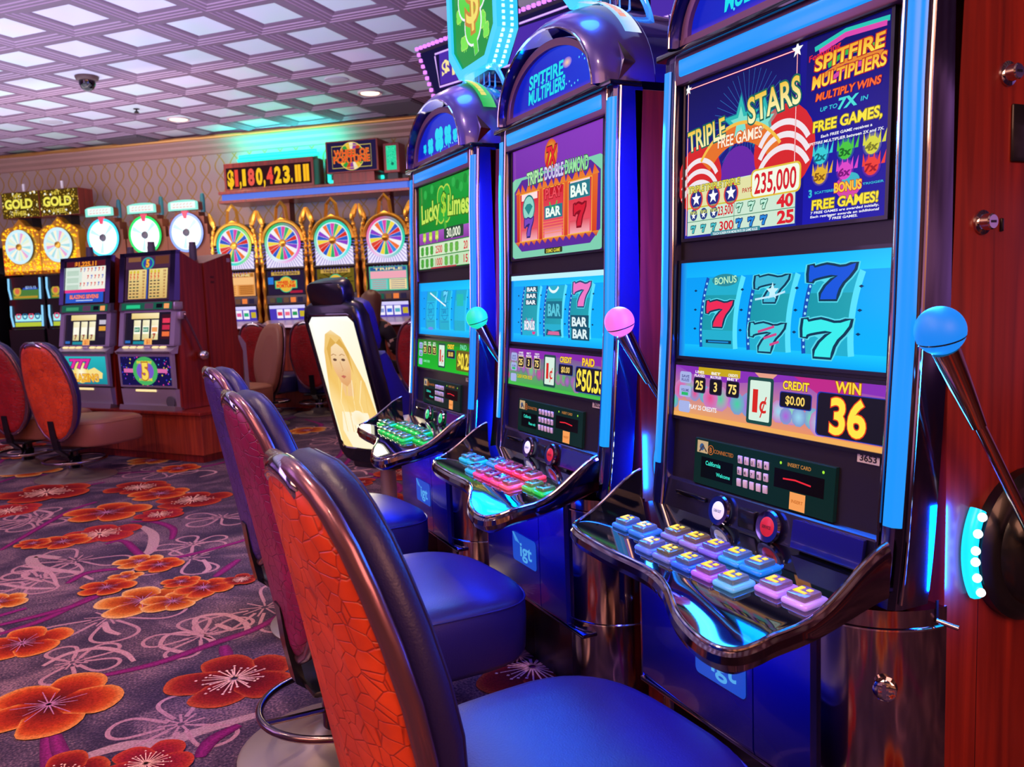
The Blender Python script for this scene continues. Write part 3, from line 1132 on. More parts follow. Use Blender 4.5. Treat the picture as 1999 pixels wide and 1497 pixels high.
def top_lime(A):
    A.rect(0, 0, 1, 1, ['#0a7a28', '#0a7a28', '#18a43a', '#0f8a30'], 0)
    for k in range(14):
        A.disc(.07 + .07 * k, .93 - .04 * (k % 3), .018, '#2cb04a' if k % 2 else '#0c8a2c', 1, 12)
    clover(A, .52, .72, .075, '#2fae3c', 2, '#b8d84a')
    A.text('$', .52, .735, .075, '#a8d83c', 4, outline='#2a6a18')
    A.text('Lucky', .25, .68, .072, '#c8e85c', 4.5, w=.21, outline='#3a7a20', bold=.03, tilt=.06)
    A.text('Limes', .79, .68, .072, '#c8e85c', 4.5, w=.21, outline='#3a7a20', bold=.03, tilt=-.04)
    A.rect(0, .30, 1, .44, ['#8a3aa0', '#8a3aa0', '#a85ac0', '#a85ac0'], 1.4)
    for k in range(3):
        clover(A, .12 + .13 * k, .385, .02, '#b8e04a', 3, '#2a6a18')
        A.text('LIME', .12 + .13 * k, .37, .013, '#f4f078', 4, w=.035)
    A.rrect(.52, .32, .88, .45, .008, '#2a4a3a', 2)
    A.text('30,000', .70, .385, .032, '#f0f4e0', 4, w=.14)
    for r in range(2):
        z = .22 - .145 * r
        A.rect(0, z - .065, 1, z + .07, '#d4ecc8' if r == 0 else '#c4e4bc', 1.5)
        for k in range(3):
            clover(A, .07 + .10 * k, z, .018, '#4aa83a', 3, '#1a5a18')
            clover(A, .56 + .10 * k, z, .018, '#6ab84a', 3, '#1a5a18')
        A.text(('2500', '1000')[r], .42, z, .028, '#d8203c', 4, w=.075)
        A.text(('20', '15')[r], .92, z, .028, '#d8203c', 4, w=.04)
    A.rect(.25, .0, .75, .018, '#b83a4a', 3)


# ---- reels -------------------------------------------------------------------------
def reel_frame(A, faint=False):
    A.rect(0, 0, 1, 1, ['#00aaff', '#08b8ff', '#00a8fc', '#009cf8'], 0)
    A.rect(0, .84, 1, 1, ['#08b4ff', '#18d0ff', '#10c0ff', '#00a8fc'], .5)
    A.rect(0, .0, 1, .13, ['#009cf8', '#00acff', '#18ccff', '#10c0ff'], .5)
    A.rect(0, 0, .035, 1, ['#1464d8', '#18a8f4', '#18a8f4', '#1464d8'], .7)
    cx = [.235, .50, .765] if not faint else [.25, .52, .79]
    for k, x in enumerate(cx):
        hw = .098
        L, Rr = [], []
        for q in range(13):
            t = -1 + 2 * q / 12
            z = .47 + .36 * t
            bow = .018 * (1 - t * t)
            L.append((x - hw - bow + .02 * (t + 1) * .8, z))
            Rr.append((x + hw - bow + .02 * (t + 1) * .8, z))
        c0, c1 = ('#1898ac', '#20a4b4') if not faint else ('#20b8e4', '#24bcec')
        for q in range(12):
            A.poly([L[q], Rr[q], Rr[q + 1], L[q + 1]], [c0, c1, c1, c0] if 2 < q < 9 else ['#22b0d0'] * 4, 1)
        A.line(L, .010, '#1450b8' if not faint else '#169ce0', 1.6)
        A.line(Rr, .014, '#5ae4ff' if not faint else '#30ccf8', 1.4)
        if not faint:
            for q in range(1, 12):
                A.disc(L[q][0] + .002, L[q][1], .0028, '#9fe8ff', 2, 8)
        for z in (.30, .50, .70):
            xx = x + hw + .024 + .012 * (z - .3)
            A.poly([(xx - .010, z), (xx, z - .014), (xx + .010, z), (xx, z + .014)], '#0a3a6a', 2.4)
            if k == 0:
                A.poly([(x - hw - .05, z), (x - hw - .04, z - .014), (x - hw - .03, z), (x - hw - .04, z + .014)], '#0a3a6a', 2.4)
    return cx


def reels_stars(A):
    cx = reel_frame(A)
    E = '#0c3a58'
    A.disc(cx[0] + .03, .80, .042, '#2a8a9a', 2, ry=.013)
    A.text('BONUS', cx[0] + .035, .80, .014, '#b8f0c8', 4, w=.07, tilt=.05)
    seven(A, cx[0] + .005, .46, .055, '#f02c58', E, 2, .085, True)
    A.rect(cx[0] - .07, .155, cx[0] + .075, .19, E, 2)
    A.rect(cx[0] - .055, .165, cx[0] + .06, .18, '#1a8ad8', 3)
    seven(A, cx[1] + .01, .70, .052, '#3fb8d8', E, 2, .092, True)
    A.star(cx[1] + .015, .675, .018, '#c8f4ff', 4)
    A.line([(cx[1] - .07, .60), (cx[1] + .02, .63), (cx[1] + .075, .67)], .004, '#bfeaff', 4)
    seven(A, cx[1] - .005, .24, .056, '#48d0e0', E, 2, .096, True)
    for q in range(3):
        A.line([(cx[1] - .05 + .03 * q, .29 - .06 * q), (cx[1] + .03 + .012 * q, .345 - .07 * q)], .005, '#d04a8a', 4)
    seven(A, cx[2] + .01, .745, .062, '#1458e0', E, 2, .108, True)
    seven(A, cx[2] - .005, .255, .068, '#3cf0f0', E, 2, .112, True)


def reels_bars(A):
    cx = reel_frame(A)
    for k in range(3):
        bar(A, cx[0] + .012 + .004 * k, .60 + .095 * k, .078, .018, '#f4fbff', '#1a5068')
    A.disc(cx[0] - .005, .27, .035, '#48c0d0', 2, ry=.02)
    for q, c in enumerate(('#e83a8a', '#4ad0e8', '#e86ab0')):
        A.poly([(cx[0] - .035 + .02 * q, .28), (cx[0] - .015 + .02 * q, .28), (cx[0] - .045 + .04 * q, .38)], c, 3)
    A.text('BONUS', cx[0], .26, .026, '#f4fcff', 5, w=.07, outline='#8a4a9a', bold=.04)
    A.poly([(cx[0] + .03, .17), (cx[0] + .07, .17), (cx[0] + .06, .13), (cx[0] + .035, .13)], '#e83a8a', 3)
    bar(A, cx[1] + .008, .49, .095, .05, '#58c8dc', '#12708a')
    A.ring(cx[1], .93, .035, .043, '#e8fbff', 3, 20, 220, 320)
    A.poly([(cx[1] - .08, .13), (cx[1] + .09, .13), (cx[1] + .08, .22), (cx[1], .19), (cx[1] - .07, .22)], '#0f5a78', 2)
    A.poly([(cx[1] - .06, .14), (cx[1] + .07, .14), (cx[1] + .06, .19), (cx[1] - .05, .19)], '#d86a9a', 3)
    seven(A, cx[2] + .02, .70, .066, '#f07ac8', '#2a4a7a', 2, .095, True)
    bar(A, cx[2], .335, .10, .036, '#dff4f8', '#12506a')
    bar(A, cx[2] + .01, .175, .10, .036, '#dff4f8', '#12506a')
    A.rect(0, .93, 1, 1, '#bff4ff', 2)


def reels_lime(A):
    cx = reel_frame(A, True)
    E = '#1a8ac8'
    A.line([(cx[0] - .01, .80), (cx[1] + .02, .55)], .006, '#f0fcff', 4)
    for x in cx[:2]:
        for k in range(4):
            A.line([(x - .07, .25 + .12 * k), (x + .07, .26 + .12 * k)], .0025, E, 3)
        A.ring(x, .45, .03, .034, E, 3, 24)
        A.text('BAR', x, .45, .016, '#1a7ab8', 4, w=.04)
    seven(A, cx[1] + .02, .72, .045, '#6ad8ff', '#1a8ac0', 3)
    A.rect(cx[2] - .05, .55, cx[2] + .06, .76, '#24c0b8', 3)
    A.disc(cx[0], .12, .03, '#6a8af0', 3, ry=.006)


# ---- info strips ---------------------------------------------------------------------
def info_strip(A, style):
    if style == 'lime':
        A.rect(0, 0, 1, 1, ['#12b428', '#1cc02c', '#109a24', '#109a24'], 0)
        A.rect(0, .86, 1, 1, ['#1c8a2a', '#1c8a2a', '#2a6a1c', '#2a6a1c'], .5)
    elif style == 'stars':
        A.rect(0, 0, 1, 1, ['#f0a85c', '#f0905c', '#8a38c0', '#8a38c0'], 0)
        for k in range(26):
            x = (k * .618) % 1
            A.disc(x, .28 + .3 * ((k * .37) % 1), .016 + .012 * ((k * .73) % 1), ('#48d0a0', '#7fe0b8', '#b060d8', '#e8488a', '#9ad8f0')[k % 5], .5 + .02 * k, 10, edge=('#7f9ad0', '#c880c0')[k % 2])
        A.poly([(.0, 1), (1, 1), (1, .82), (.62, .9), (.3, .75), (.1, .85)], '#8a32b8', 1.2)
        A.poly([(.62, 1), (.75, .70), (.90, .80), (.8, 1)], '#c02c8a', 1.3)
        A.poly([(.44, 1), (.55, 1), (.5, .8)], '#e8a08a', 1.3)
        A.rect(.14, .86, .37, 1, '#c8a818', 1.4)
        A.rect(0, 0, 1, .08, '#f4b05c', 1.1)
    else:
        A.rect(0, 0, 1, 1, ['#48b84a', '#38a848', '#8a2aa8', '#8a2aa8'], 0)
        for k in range(22):
            x = (k * .618) % 1
            A.disc(x, .25 + .35 * ((k * .37) % 1), .014 + .012 * ((k * .73) % 1), ('#d83aa0', '#48c05a', '#b858d0', '#5ad07a')[k % 4], .5 + .02 * k, 10, edge=('#6a7a80', '#a858a8')[k % 2])
        A.poly([(0, 1), (1, 1), (1, .75), (.6, .9), (.25, .72)], '#8a2cae', 1.2)
        A.rect(0, 0, 1, .07, '#48c04a', 1.1)
    for k, z in enumerate((.77, .50, .20)):
        A.rrect(.03, z - .11, .10, z + .11, .006, '#a8b4e8', 2)
        if k < 2:
            A.text(('SAVE', 'VOLUME')[k], .065, z + .02, .006, '#4a4a90', 3, w=.028)
        if k == 0:
            A.text('RULES', .065, z - .05, .006, '#4a4a90', 3, w=.028)
        if k == 1:
            A.rect(.045, z - .08, .085, z - .02, '#2ab86a', 3)
    for k, (s, c1, c2) in enumerate((('25', 'LINES', 'PLAYED'), ('3', 'BET', 'MULTIPLIER'), ('75', 'CREDITS', 'BET'))):
        x = .15 + .092 * k
        A.rrect(x - .035, .50, x + .035, .80, .006, '#e8c48a' if style != 'stars' else '#3a2a58', 2)
        A.rrect(x - .032, .515, x + .032, .785, .005, '#17131f', 2.4)
        A.text(s, x, .65, .019, '#ffe07a', 4, bold=.03)
        A.text(c1, x, .90, .0055, '#ffffff', 4, w=.03)
        A.text(c2, x, .83, .0055, '#ffffff', 4, w=.036)
    A.rrect(.41, .10, .535, .92, .006, '#1c4a44', 2)
    A.rrect(.423, .16, .522, .86, .003, '#d8f0e0', 2.5)
    A.text('1', .452, .51, .044, '#d8281c', 4, w=.015, bold=.03)
    A.text('¢', .491, .47, .036, '#d8281c', 4, w=.020, bold=.01)
    A.text('CREDIT', .635, .84, .0155, '#ffe23a', 4, w=.068, outline='#8a3a10', bold=.03)
    A.rrect(.565, .46, .705, .73, .005, '#2030a0', 2)
    A.rrect(.568, .475, .702, .715, .005, '#1a1622', 2.4)
    A.text('$0.00', .635, .595, .016, '#ffd868', 4, w=.05)
    if style == 'stars':
        A.rrect(.725, .10, .99, .80, .008, '#2438b0', 2)
        A.rrect(.73, .115, .99, .785, .008, '#1c1826', 2.4)
        A.text('WIN', .845, .90, .019, '#ffd83a', 4, w=.058, outline='#a04a10', bold=.03)
        A.text('36', .85, .45, .062, '#ffe84a', 4, w=.082, outline='#e8401c', bold=.03, ow=.025)
        A.text('PLAY 25 CREDITS', .175, .22, .0095, '#f0f4ff', 4, w=.095)
    elif style == 'diamond':
        A.rrect(.73, .10, .995, .72, .008, '#2438b0', 2)
        A.rrect(.735, .115, .99, .705, .008, '#1c1826', 2.4)
        A.text('PAID', .845, .84, .020, '#ffd83a', 4, w=.065, outline='#a04a10', bold=.03)
        A.text('$50.55', .865, .41, .056, '#ffe84a', 4, w=.145, bold=.03)
        A.text('CASH WON 50.55', .20, .26, .011, '#f0e030', 4, w=.105, outline='#5a4a10')
    else:
        A.rrect(.73, .10, .995, .75, .008, '#6a5a18', 2)
        A.text('PAID', .845, .86, .018, '#7ae0b8', 4, w=.06)
        A.text('$0.25', .865, .42, .055, '#ffe84a', 4, w=.13, bold=.03)
        A.text('GAME OVER', .19, .24, .009, '#8af0b0', 4, w=.075)


def marquee(A, style):
    if style == 'lime':
        for x, r in ((.18, .016), (.31, .028), (.5, .042), (.68, .033), (.82, .02)):
            z = .30 if r < .03 else .38
            clover(A, x, z, r * 1.15, '#14d8f4', 2)
        for k in range(12):
            A.disc(.45 + .04 * k, .12 + .02 * (k % 2), .0035, '#7ff0ff', 2, 8)
    else:
        A.text('SPITFIRE', .45, .56, .036, '#1ee0ee', 3, w=.21, shear=.15, bold=.03)
        A.text('MULTIPLIERS', .45, .27, .036, '#1ee0ee', 3, w=.225, shear=.15, bold=.03)
        A.disc(.70, .60, .026, '#ffd0a0', 2, 18, edge='#6a58e0', ry=.014)
        for k in range(22):
            A.disc(.28 + .62 * ((k * .618) % 1), .12 + .5 * ((k * .37) % 1), .003, '#5ad0ff', 2, 8)


MACH = [
    dict(style='stars', knob='#1488f8', light='#1498ff', btn=[('#a8d4ff', '#2a6ad0')] * 2 + [('#c8b84a', '#6a68b8'), ('#d0b84a', '#7a6ab8'), ('#b8a8f0', '#6a58d0'), ('#a0d8ff', '#2a8ae0'), ('#a0d8ff', '#1a78e0')] + [('#b8d0ff', '#4a68d8'), ('#b8c04a', '#5a68b8'), ('#9ac8ff', '#2a58d8'), ('#d8a8f8', '#9a5ae0'), ('#a8e0ff', '#58a8e8')] + [('#e0b8f8', '#a878e8'), ('#e4c0f8', '#b088f0')],
         label='nearest glowing slot machine, showing a stars-and-stripes pay table and blue sevens', number='3653',
         lever_label=None),
    dict(style='diamond', knob='#ff7ae8', light='#0fa0ff', btn=[('#7ae8ff', '#12b0e0')] * 2 + [('#8ad0ff', '#3a8ae0'), ('#ff9ab8', '#f03a6a'), ('#ff8aa8', '#f02a5a'), ('#ff8aa0', '#f0304a'), ('#ff9aa8', '#f04858')] + [('#8ae0ff', '#18a8e0'), ('#ffa0d0', '#e84a90'), ('#ff8ab8', '#f0307a'), ('#ff9ac0', '#f04a80'), ('#ffa8b8', '#f85a70')] + [('#b8f08a', '#48b848'), ('#a8f8a0', '#18c040')],
         label='middle glowing slot machine, with red reel picture on top and pink ball lever', number='3652'),
    dict(style='lime', knob='#1eecb4', light='#0a90ff', btn=[('#7aff9a', '#10c840')] * 14,
         label='farthest of the three glowing slot machines, with green clover screen and green ball lever', number='3651'),
]
TOPS = {'stars': top_stars, 'diamond': top_diamond, 'lime': top_lime}
REELS = {'stars': reels_stars, 'diamond': reels_bars, 'lime': reels_lime}


def pillar(sx, mb, z0, z1, mat):
    rings = []
    n = 26
    for k in range(n + 1):
        z = z0 + (z1 - z0) * k / n
        y = fy(z)
        pts = [(.300, y + .012), (.303, y + .003), (.312, y - .002), (.338, y - .003), (.348, y + .004), (.352, y + .016), (.352, y + .075), (.300, y + .075)]
        rings.append([Vector((sx * a, b, z)) for a, b in pts])
    mb.loft(rings, True, False, mat)


def lip_mesh():
    """button deck: padded top with a wavy front lip and raised wings"""
    out = smooth_path([Vector((x, y, 0)) for x, y in DECK], 4)
    n = len(out)
    mb = MB()
    # top: rows from the outline to the rear line
    rows = 10
    vs, fs = [], []
    for p in out:
        xr = max(-.335, min(.335, p.x * .955))
        for r in range(rows + 1):
            t = r / rows
            x = p.x * .985 + (xr - p.x * .985) * t
            y = p.y + .006 + (-.062 - p.y - .006) * t
            vs.append((x, y, deck_z(x, y)))
    for i in range(n - 1):
        for r in range(rows):
            fs.append([i * (rows + 1) + r, (i + 1) * (rows + 1) + r, (i + 1) * (rows + 1) + r + 1, i * (rows + 1) + r + 1])
    mb.add(vs, fs, 0)
    # rolled edge and underside
    lev = [(.0065, -.0), (.004, .0015), (0.0, -.002), (-.007, -.010), (-.009, -.022), (-.004, -.034), (.012, -.044), (.05, -.048)]
    vs, fs = [], []
    for i, p in enumerate(out):
        t = (out[min(i + 1, n - 1)] - out[max(i - 1, 0)]).normalized()
        inn = Vector((-t.y, t.x, 0))
        for dn, dz in lev:
            q = p + inn * dn
            zz = rim_z(p.x, p.y) if dz > -.03 else deck_z(p.x, p.y) + .3 * (rim_z(p.x, p.y) - deck_z(p.x, p.y))
            vs.append((q.x, q.y, zz + dz))
        vs.append((p.x * .5, -.075, deck_z(p.x, p.y) * 0 + .625))
    # inner face of the raised wings
    wv, wf = [], []
    for i, p in enumerate(out):
        t = (out[min(i + 1, n - 1)] - out[max(i - 1, 0)]).normalized()
        q = p + Vector((-t.y, t.x, 0)) * .0065
        wv += [(q.x, q.y, rim_z(p.x, p.y)), (q.x, q.y, deck_z(p.x, p.y) - .004)]
    for i in range(n - 1):
        wf.append([2 * i, 2 * i + 1, 2 * i + 3, 2 * i + 2])
    mb.add(wv, wf, 0)
    m = len(lev) + 1
    for i in range(n - 1):
        for k in range(m - 1):
            fs.append([i * m + k, i * m + k + 1, (i + 1) * m + k + 1, (i + 1) * m + k])
    mb.add(vs, fs, 1)
    return mb, out


BTN_POS = [(-.227, -.216), (-.163, -.216), (-.097, -.180), (-.035, -.180), (.026, -.180), (.087, -.180), (.147, -.180),
           (-.075, -.258), (-.014, -.258), (.047, -.258), (.108, -.258), (.169, -.258), (.234, -.222), (.298, -.222)]


def button_meshes():
    a = MB().box(-.0285, .0285, -.027, .027, 0, .012, bev=.006, seg=3)
    b = MB().box(-.021, .021, -.0195, .0195, .010, .022, bev=.004, seg=2)
    g = MB().box(-.014, .012, -.010, -.004, .0215, .0232).box(-.014, -.006, -.010, .010, .0215, .0232).box(.003, .012, .002, .010, .0215, .0232)
    return a, b, g


def make_machine(i, cfg):
    t = thing('slot_machine', cfg['label'], 'slot machine', (BANK_X, BANK_Y[i], 0), -PI / 2, 'row of glowing slot machines')
    st = cfg['style']
    # --- wooden cabinet behind
    w = MB().box(-.352, .352, .035, .66, 0.0, 1.695, bev=.004)
    w.build('wood_cabinet', M['mahogany'], t)
    # --- glossy side pillars with chrome edges
    for sx in (-1, 1):
        p = MB()
        pillar(sx, p, .66, 1.70, 0)
        po = p.build('side_pillar', (M['dark_chrome'] if i == 0 else M['navy_dark']) if sx > 0 else M['navy_dark'], t, 30)
        e = MB()
        for xx, dy in ((.3045, -.001), (.352, .010)):
            e.tube([(sx * xx, fy(z) + dy, z) for z in [.67 + .0515 * k for k in range(21)]], .0035, 8)
        e.build('edge_trim', M['chrome'], po)
        s = MB()
        rings = []
        for k in range(21):
            z = .795 + (1.675 - .795) * k / 20
            y = fy(z) - .004
            rings.append([Vector((sx * .3145, y - .001, z)), Vector((sx * .318, y - .004, z)), Vector((sx * .336, y - .004, z)), Vector((sx * .3445, y + .003, z)), Vector((sx * .348, y + .010, z)), Vector((sx * .330, y + .010, z))])
        s.loft(rings)
        s.build('light_strip', cfg['led'], t)
    # --- bezel, top light bar
    b = MB()
    rings = []
    for k in range(15):
        z = .69 + (1.705 - .69) * k / 14
        y = fy(z) + .020
        rings.append([Vector((-.306, y, z)), Vector((.306, y, z)), Vector((.306, y + .03, z)), Vector((-.306, y + .03, z))])
    b.loft(rings)
    b.build('bezel', M['bezel'], t, 0)
    tb = MB().box(-.302, .302, -.019, .02, 1.640, 1.703, bev=.004)
    tf = tb.build('header_frame', M['mauve'], t)
    MB().box(-.285, .285, -.0235, -.015, 1.656, 1.692, bev=.004).build('header_light', cfg['led'], tf)
    MB().box(-.352, .352, -.035, .06, 1.700, 1.7145, bev=.003).build('seam_band', M['black_gloss'], t)
    # --- screens
    def screen(name, x0, x1, z0, z1, fn, rec=.016, mat=None):
        y0, y1 = fy(z0) + rec, fy(z1) + rec
        v = Vector((0, y1 - y0, z1 - z0))
        A = Art((x0, y0 - .002, z0), (1, 0, 0), v, x1 - x0, v.length)
        fn(A)
        o = A.build(name, mat or M['screen'], t)
        fr = MB()
        wd = .007
        for a0, a1, c0, c1 in ((x0 - wd, x0, z0 - wd, z1 + wd), (x1, x1 + wd, z0 - wd, z1 + wd), (x0, x1, z1, z1 + wd), (x0, x1, z0 - wd, z0)):
            fr.loft([[Vector((a0, fy(z) + rec - .006, z)), Vector((a1, fy(z) + rec - .006, z)), Vector((a1, fy(z) + rec + .008, z)), Vector((a0, fy(z) + rec + .008, z))] for z in (c0, c1)])
        fr.build('screen_frame', M['black'], o, 0)
        return o
    screen('top_screen', -.280, .270, 1.304, 1.637, TOPS[st])
    screen('reel_screen', -.290, .288, 1.043, 1.250, REELS[st])
    screen('info_screen', -.300, .300, .907, 1.022, lambda A: info_strip(A, st))
    A = Art((.235, fy(.89) + .014, .885), (1, 0, 0), (0, .07, 1), .048, .018)
    A.rect(0, 0, 1, 1, '#c8c4c8', 0)
    A.text(cfg['number'], .5, .5, .011, '#17151c', 1.5, w=.036)
    A.build('number_plate', M['print'], t)
    # --- card reader
    y0, y1 = fy(.77), fy(.865)
    v = Vector((0, y1 - y0, .095))
    cr = MB()
    cr.loft([[Vector((-.212, fy(z) + .012, z)), Vector((.192, fy(z) + .012, z)), Vector((.192, fy(z) + .03, z)), Vector((-.212, fy(z) + .03, z))] for z in (.768, .867)])
    c = cr.build('card_reader', plain('card_reader_face', '#0f3a38', .4), t, 0)
    A = Art((-.212, y0 + .0115, .768), (1, 0, 0), v, .404, .098, .0003)
    A.rect(0, 0, 1, 1, '#0a2624', 0)
    A.rect(.02, .70, .11, .97, '#c8a880', 1)
    A.disc(.06, .83, .008, '#3a5a88', 1.5, 10)
    A.line([(.04, .72), (.07, .86), (.10, .74)], .004, '#4a3a40', 1.8)
    A.text('B', .135, .80, .011, '#c86a2c', 2)
    A.ring(.135, .80, .009, .0105, '#c86a2c', 2, 16)
    A.text('CONNECTED', .24, .79, .008, '#b0642c', 2, w=.062)
    A.rect(.06, .16, .32, .62, '#04090c', 1)
    A.text('California', .16, .50, .009, '#3ae8d0', 2, w=.05)
    A.text('Please wait' if i == 1 else 'Welcome', .245, .30, .008, '#3ae8d0', 2, w=.045)
    A.text('INSERT CARD', .78, .88, .007, '#b87a3a', 2, w=.06)
    A.disc(.66, .88, .003, '#a8f03a', 2, 8)
    A.disc(.93, .88, .003, '#a8f03a', 2, 8)
    A.rect(.62, .38, .94, .76, '#0a0508', 1)
    A.line([(.68, .58), (.76, .60), (.86, .56)], .003, '#f02a3a', 2)
    A.rect(.73, .02, .83, .36, '#f8a058', 1)
    A.text('INSERT', .78, .19, .006, '#c86a28', 2, w=.03)
    A.build('display', M['screen'], c)
    kp = MB()
    for r in range(3):
        for q in range(5):
            x = -.212 + .404 * (.375 + .048 * q)
            z = .768 + .098 * (.75 - .24 * r)
            yy = fy(z) + .012
            kp.box(x - .0062, x + .0062, yy - .004, yy, z - .0082, z + .0082, bev=.0015)
    ko = kp.build('keypad', M['white'], c)
    A = Art((-.212, y0 + .0068, .768), (1, 0, 0), v, .404, .098, .0002)
    for q in range(10):
        A.text('0123456789'[q], .375 + .048 * (q % 5), .75 - .24 * (q // 5), .006, '#2a2838', 1)
    A.build('key_legends', M['print'], ko)
    # --- lower slot row
    sl = MB()
    sl.loft([[Vector((-.30, y, z)), Vector((.30, y, z)), Vector((.30, y + .04, z)), Vector((-.30, y + .04, z))] for y, z in ((-.088, .692), (-.072, .70), (-.058, .762), (-.05, .767))])
    so = sl.build('slot_row', plain('slot_row_plastic', '#17162a', .25, coat=.5) if i == 0 else bpy.data.materials['slot_row_plastic'], t, 0)
    MB().box(-.255, -.15, -.072, -.064, .735, .745, bev=.002).build('ticket_slot', M['black_gloss'], so)
    for x, nm, cc, rc, tx in ((-.097, 'cash_out_button', '#d8dcf0', '#20242c', 'CASH OUT'), (.05, 'service_button', '#b01c2c', '#2a0a10', 'SERVICE')):
        Mx = Matrix.Translation((x, -.070, .729)) @ Matrix.Rotation(math.radians(78), 4, 'X')
        g = MB().lathe([(.020, .001), (.031, .001), (.033, .006), (.030, .010), (.021, .009)], 28, 0, Mx)
        bo = g.build(nm, M['dark_chrome'], t)
        g = MB().lathe([(.0205, -.002), (.0205, .008), (.018, .010), (.0001, .010)], 24, 0, Mx)
        g.build('button_cap', plain(nm + '_cap', cc if i != 2 else '#2ad87a', .3, emit=cc if i != 2 else '#18c060', es=.5), bo)
        A = Art((x - .014, -.070 - .0108, .7295 - .0045), (1, 0, 0), (0, .2, 1), .028, .011)
        A.text(tx, .5, .5, .006, rc, 2, w=.024)
        A.build('button_text', M['print'], bo)
    MB().box(-.045, .005, -.072, -.06, .708, .748, bev=.003).build('bill_plate', M['black'], t)
    d = MB()
    d.loft([[Vector((.125 + .03 * q, -.066 + .055 * q, .712 + .01 * q)), Vector((.275 - .02 * q, -.066 + .055 * q, .712 + .01 * q)), Vector((.275 - .02 * q, -.058 + .055 * q, .758 - .006 * q)), Vector((.125 + .03 * q, -.058 + .055 * q, .758 - .006 * q))] for q in (-.3, 0, .15)], True, False, 0)
    d.build('bill_tray', M['navy'], t, 0)
    # --- button deck
    mb, out = lip_mesh()
    dk = mb.build('button_deck', [M['deck_top'], M['deck_side']], t, 30)
    e = MB()
    e.tube([(p.x, p.y, rim_z(p.x, p.y) - .001) for p in out], .0036, 8)
    e.build('deck_trim', M['chrome'], dk)
    global BT
    for k, (x, y) in enumerate(BTN_POS):
        key = cfg['btn'][k]
        if key not in BT:
            ca = plain('button_glow_' + str(len(BT)), key[1], .12, emit=key[1], es=.55, coat=.5)
            cb = plain('button_lens_' + str(len(BT)), dim(key[0], .5), .1, emit=key[1], es=.10, coat=.8)
            me = []
            for g, mm in zip(button_meshes(), (ca, cb, M['button_mark'] if i == 0 else M['chrome'])):
                o = g.build('button', mm, None)
                me.append(o.data)
                bpy.data.objects.remove(o)
            BT[key] = me
        zz = deck_z(x, y) - .002
        o = bpy.data.objects.new('button', BT[key][0])
        COL.objects.link(o)
        o.parent = t
        o.location = (x, y, zz)
        o.rotation_euler = (math.radians(5.7), 0, 0)
        for nm, me in zip(('button_lens', 'button_mark'), BT[key][1:]):
            q = bpy.data.objects.new(nm, me)
            COL.objects.link(q)
            q.parent = o
    # --- base
    for x0, x1 in ((-.326, .068), (.072, .215)):
        g = MB()
        rings = []
        for z in (.29, .30, .62, .632):
            r = .004 if z in (.29, .632) else 0
            rings.append([Vector((x0 + (x1 - x0) * k / 8, -.122 + r - .012 * math.sin(PI * (x0 + (x1 - x0) * k / 8 + .33) / .7), z)) for k in range(9)] + [Vector((x1, .03, z)), Vector((x0, .03, z))])
        g.loft(rings)
        pn = g.build('base_panel', M['base'], t, 30)
    g = MB().tube([(-.330, -.118, .29), (-.330, -.118, .63)], .005, 8)
    g.build('base_edge', M['dark_chrome'], t)
    MB().box(-.33, .30, -.128, .03, .278, .290, bev=.003).build('base_ledge', M['dark_chrome'], t)
    MB().box(-.33, .30, -.02, .034, 0.0, .279).build('plinth', M['black'], t)
    A = Art((-.106, -.1355, .392), (1, 0, 0), (0, 0, 1), .158, .088, .0004)
    A.rrect(0, 0, 1, 1, .012, '#1a52d8', 0)
    A.poly([(.0, .96), (.06, .99), (.33, .66), (.12, .70)], '#4aa0f8', 1)
    A.text('igt', .58, .5, .042, '#5ab8ff', 2, w=.078, bold=.02)
    A.build('badge', M['badge'], t)
    for sx in (-1, 1):
        g = MB()
        prof = []
        for k in range(13):
            a = PI / 2 * k / 12
            prof.append((.215 + .138 * math.sin(a), .03 - .145 * math.cos(a)))
        prof += [(.353, .04), (.215, .04)]
        g.loft([[Vector((sx * x, y, z)) for x, y in prof] for z in (0.0, .648)])
        po = g.build('base_pilaster', M['pilaster'], t, 50)
        for z in (.31, .615):
            e = MB().tube([(sx * (x + .001), y - .001, z) for x, y in prof[:13]], .003, 6)
            e.build('pilaster_ring', M['chrome'], po)
        Mx = Matrix.Translation((sx * .318, -.062, .515)) @ Matrix.Rotation(math.radians(90), 4, 'X') @ Matrix.Rotation(math.radians(35 * sx), 4, 'Y')
        g = MB().lathe([(.019, 0), (.019, .016), (.015, .019), (.0001, .019)], 20, 0, Mx).box(-.003, .003, -.012, .012, .018, .0205, 0, Mx)
        g.build('lock', M['chrome'], po)
    # --- arched hood
    h = MB()
    secs = [(-.047, .287, .206), (-.046, .293, .212), (-.02, .318, .234), (.02, .340, .255), (.062, .3515, .270), (.10, .3515, .272)]
    h.loft([[Vector((x, y, z)) for x, z in ellipse_arc(hw, 1.7145, hh)] for y, hw, hh in secs], False, False, 0)
    h.loft([[Vector((x, .101, z)) for x, z in ellipse_arc(.352, 1.7145, .272)], [Vector((x, .66, z)) for x, z in ellipse_arc(.352, 1.7145, .235)]], False, False, 1)
    back = [Vector((x, .66, z)) for x, z in ellipse_arc(.352, 1.7145, .235)]
    h.add(back, [list(range(len(back)))], 1)
    ho = h.build('hood', [M['hood'], M['navy']], t, 40)
    h = MB()
    h.loft([[Vector((x, y, z)) for x, z in ellipse_arc(hw, 1.7145, hh)] for y, hw, hh in ((-.047, .285, .204), (-.03, .280, .198), (.0, .276, .185))], False, False, 0)
    h.build('hood_recess', M['hood_in'], ho)
    e = MB().tube([(x, -.0475, z) for x, z in ellipse_arc(.286, 1.7145, .205)], .0032, 8)
    e.build('hood_trim', M['chrome'], ho)
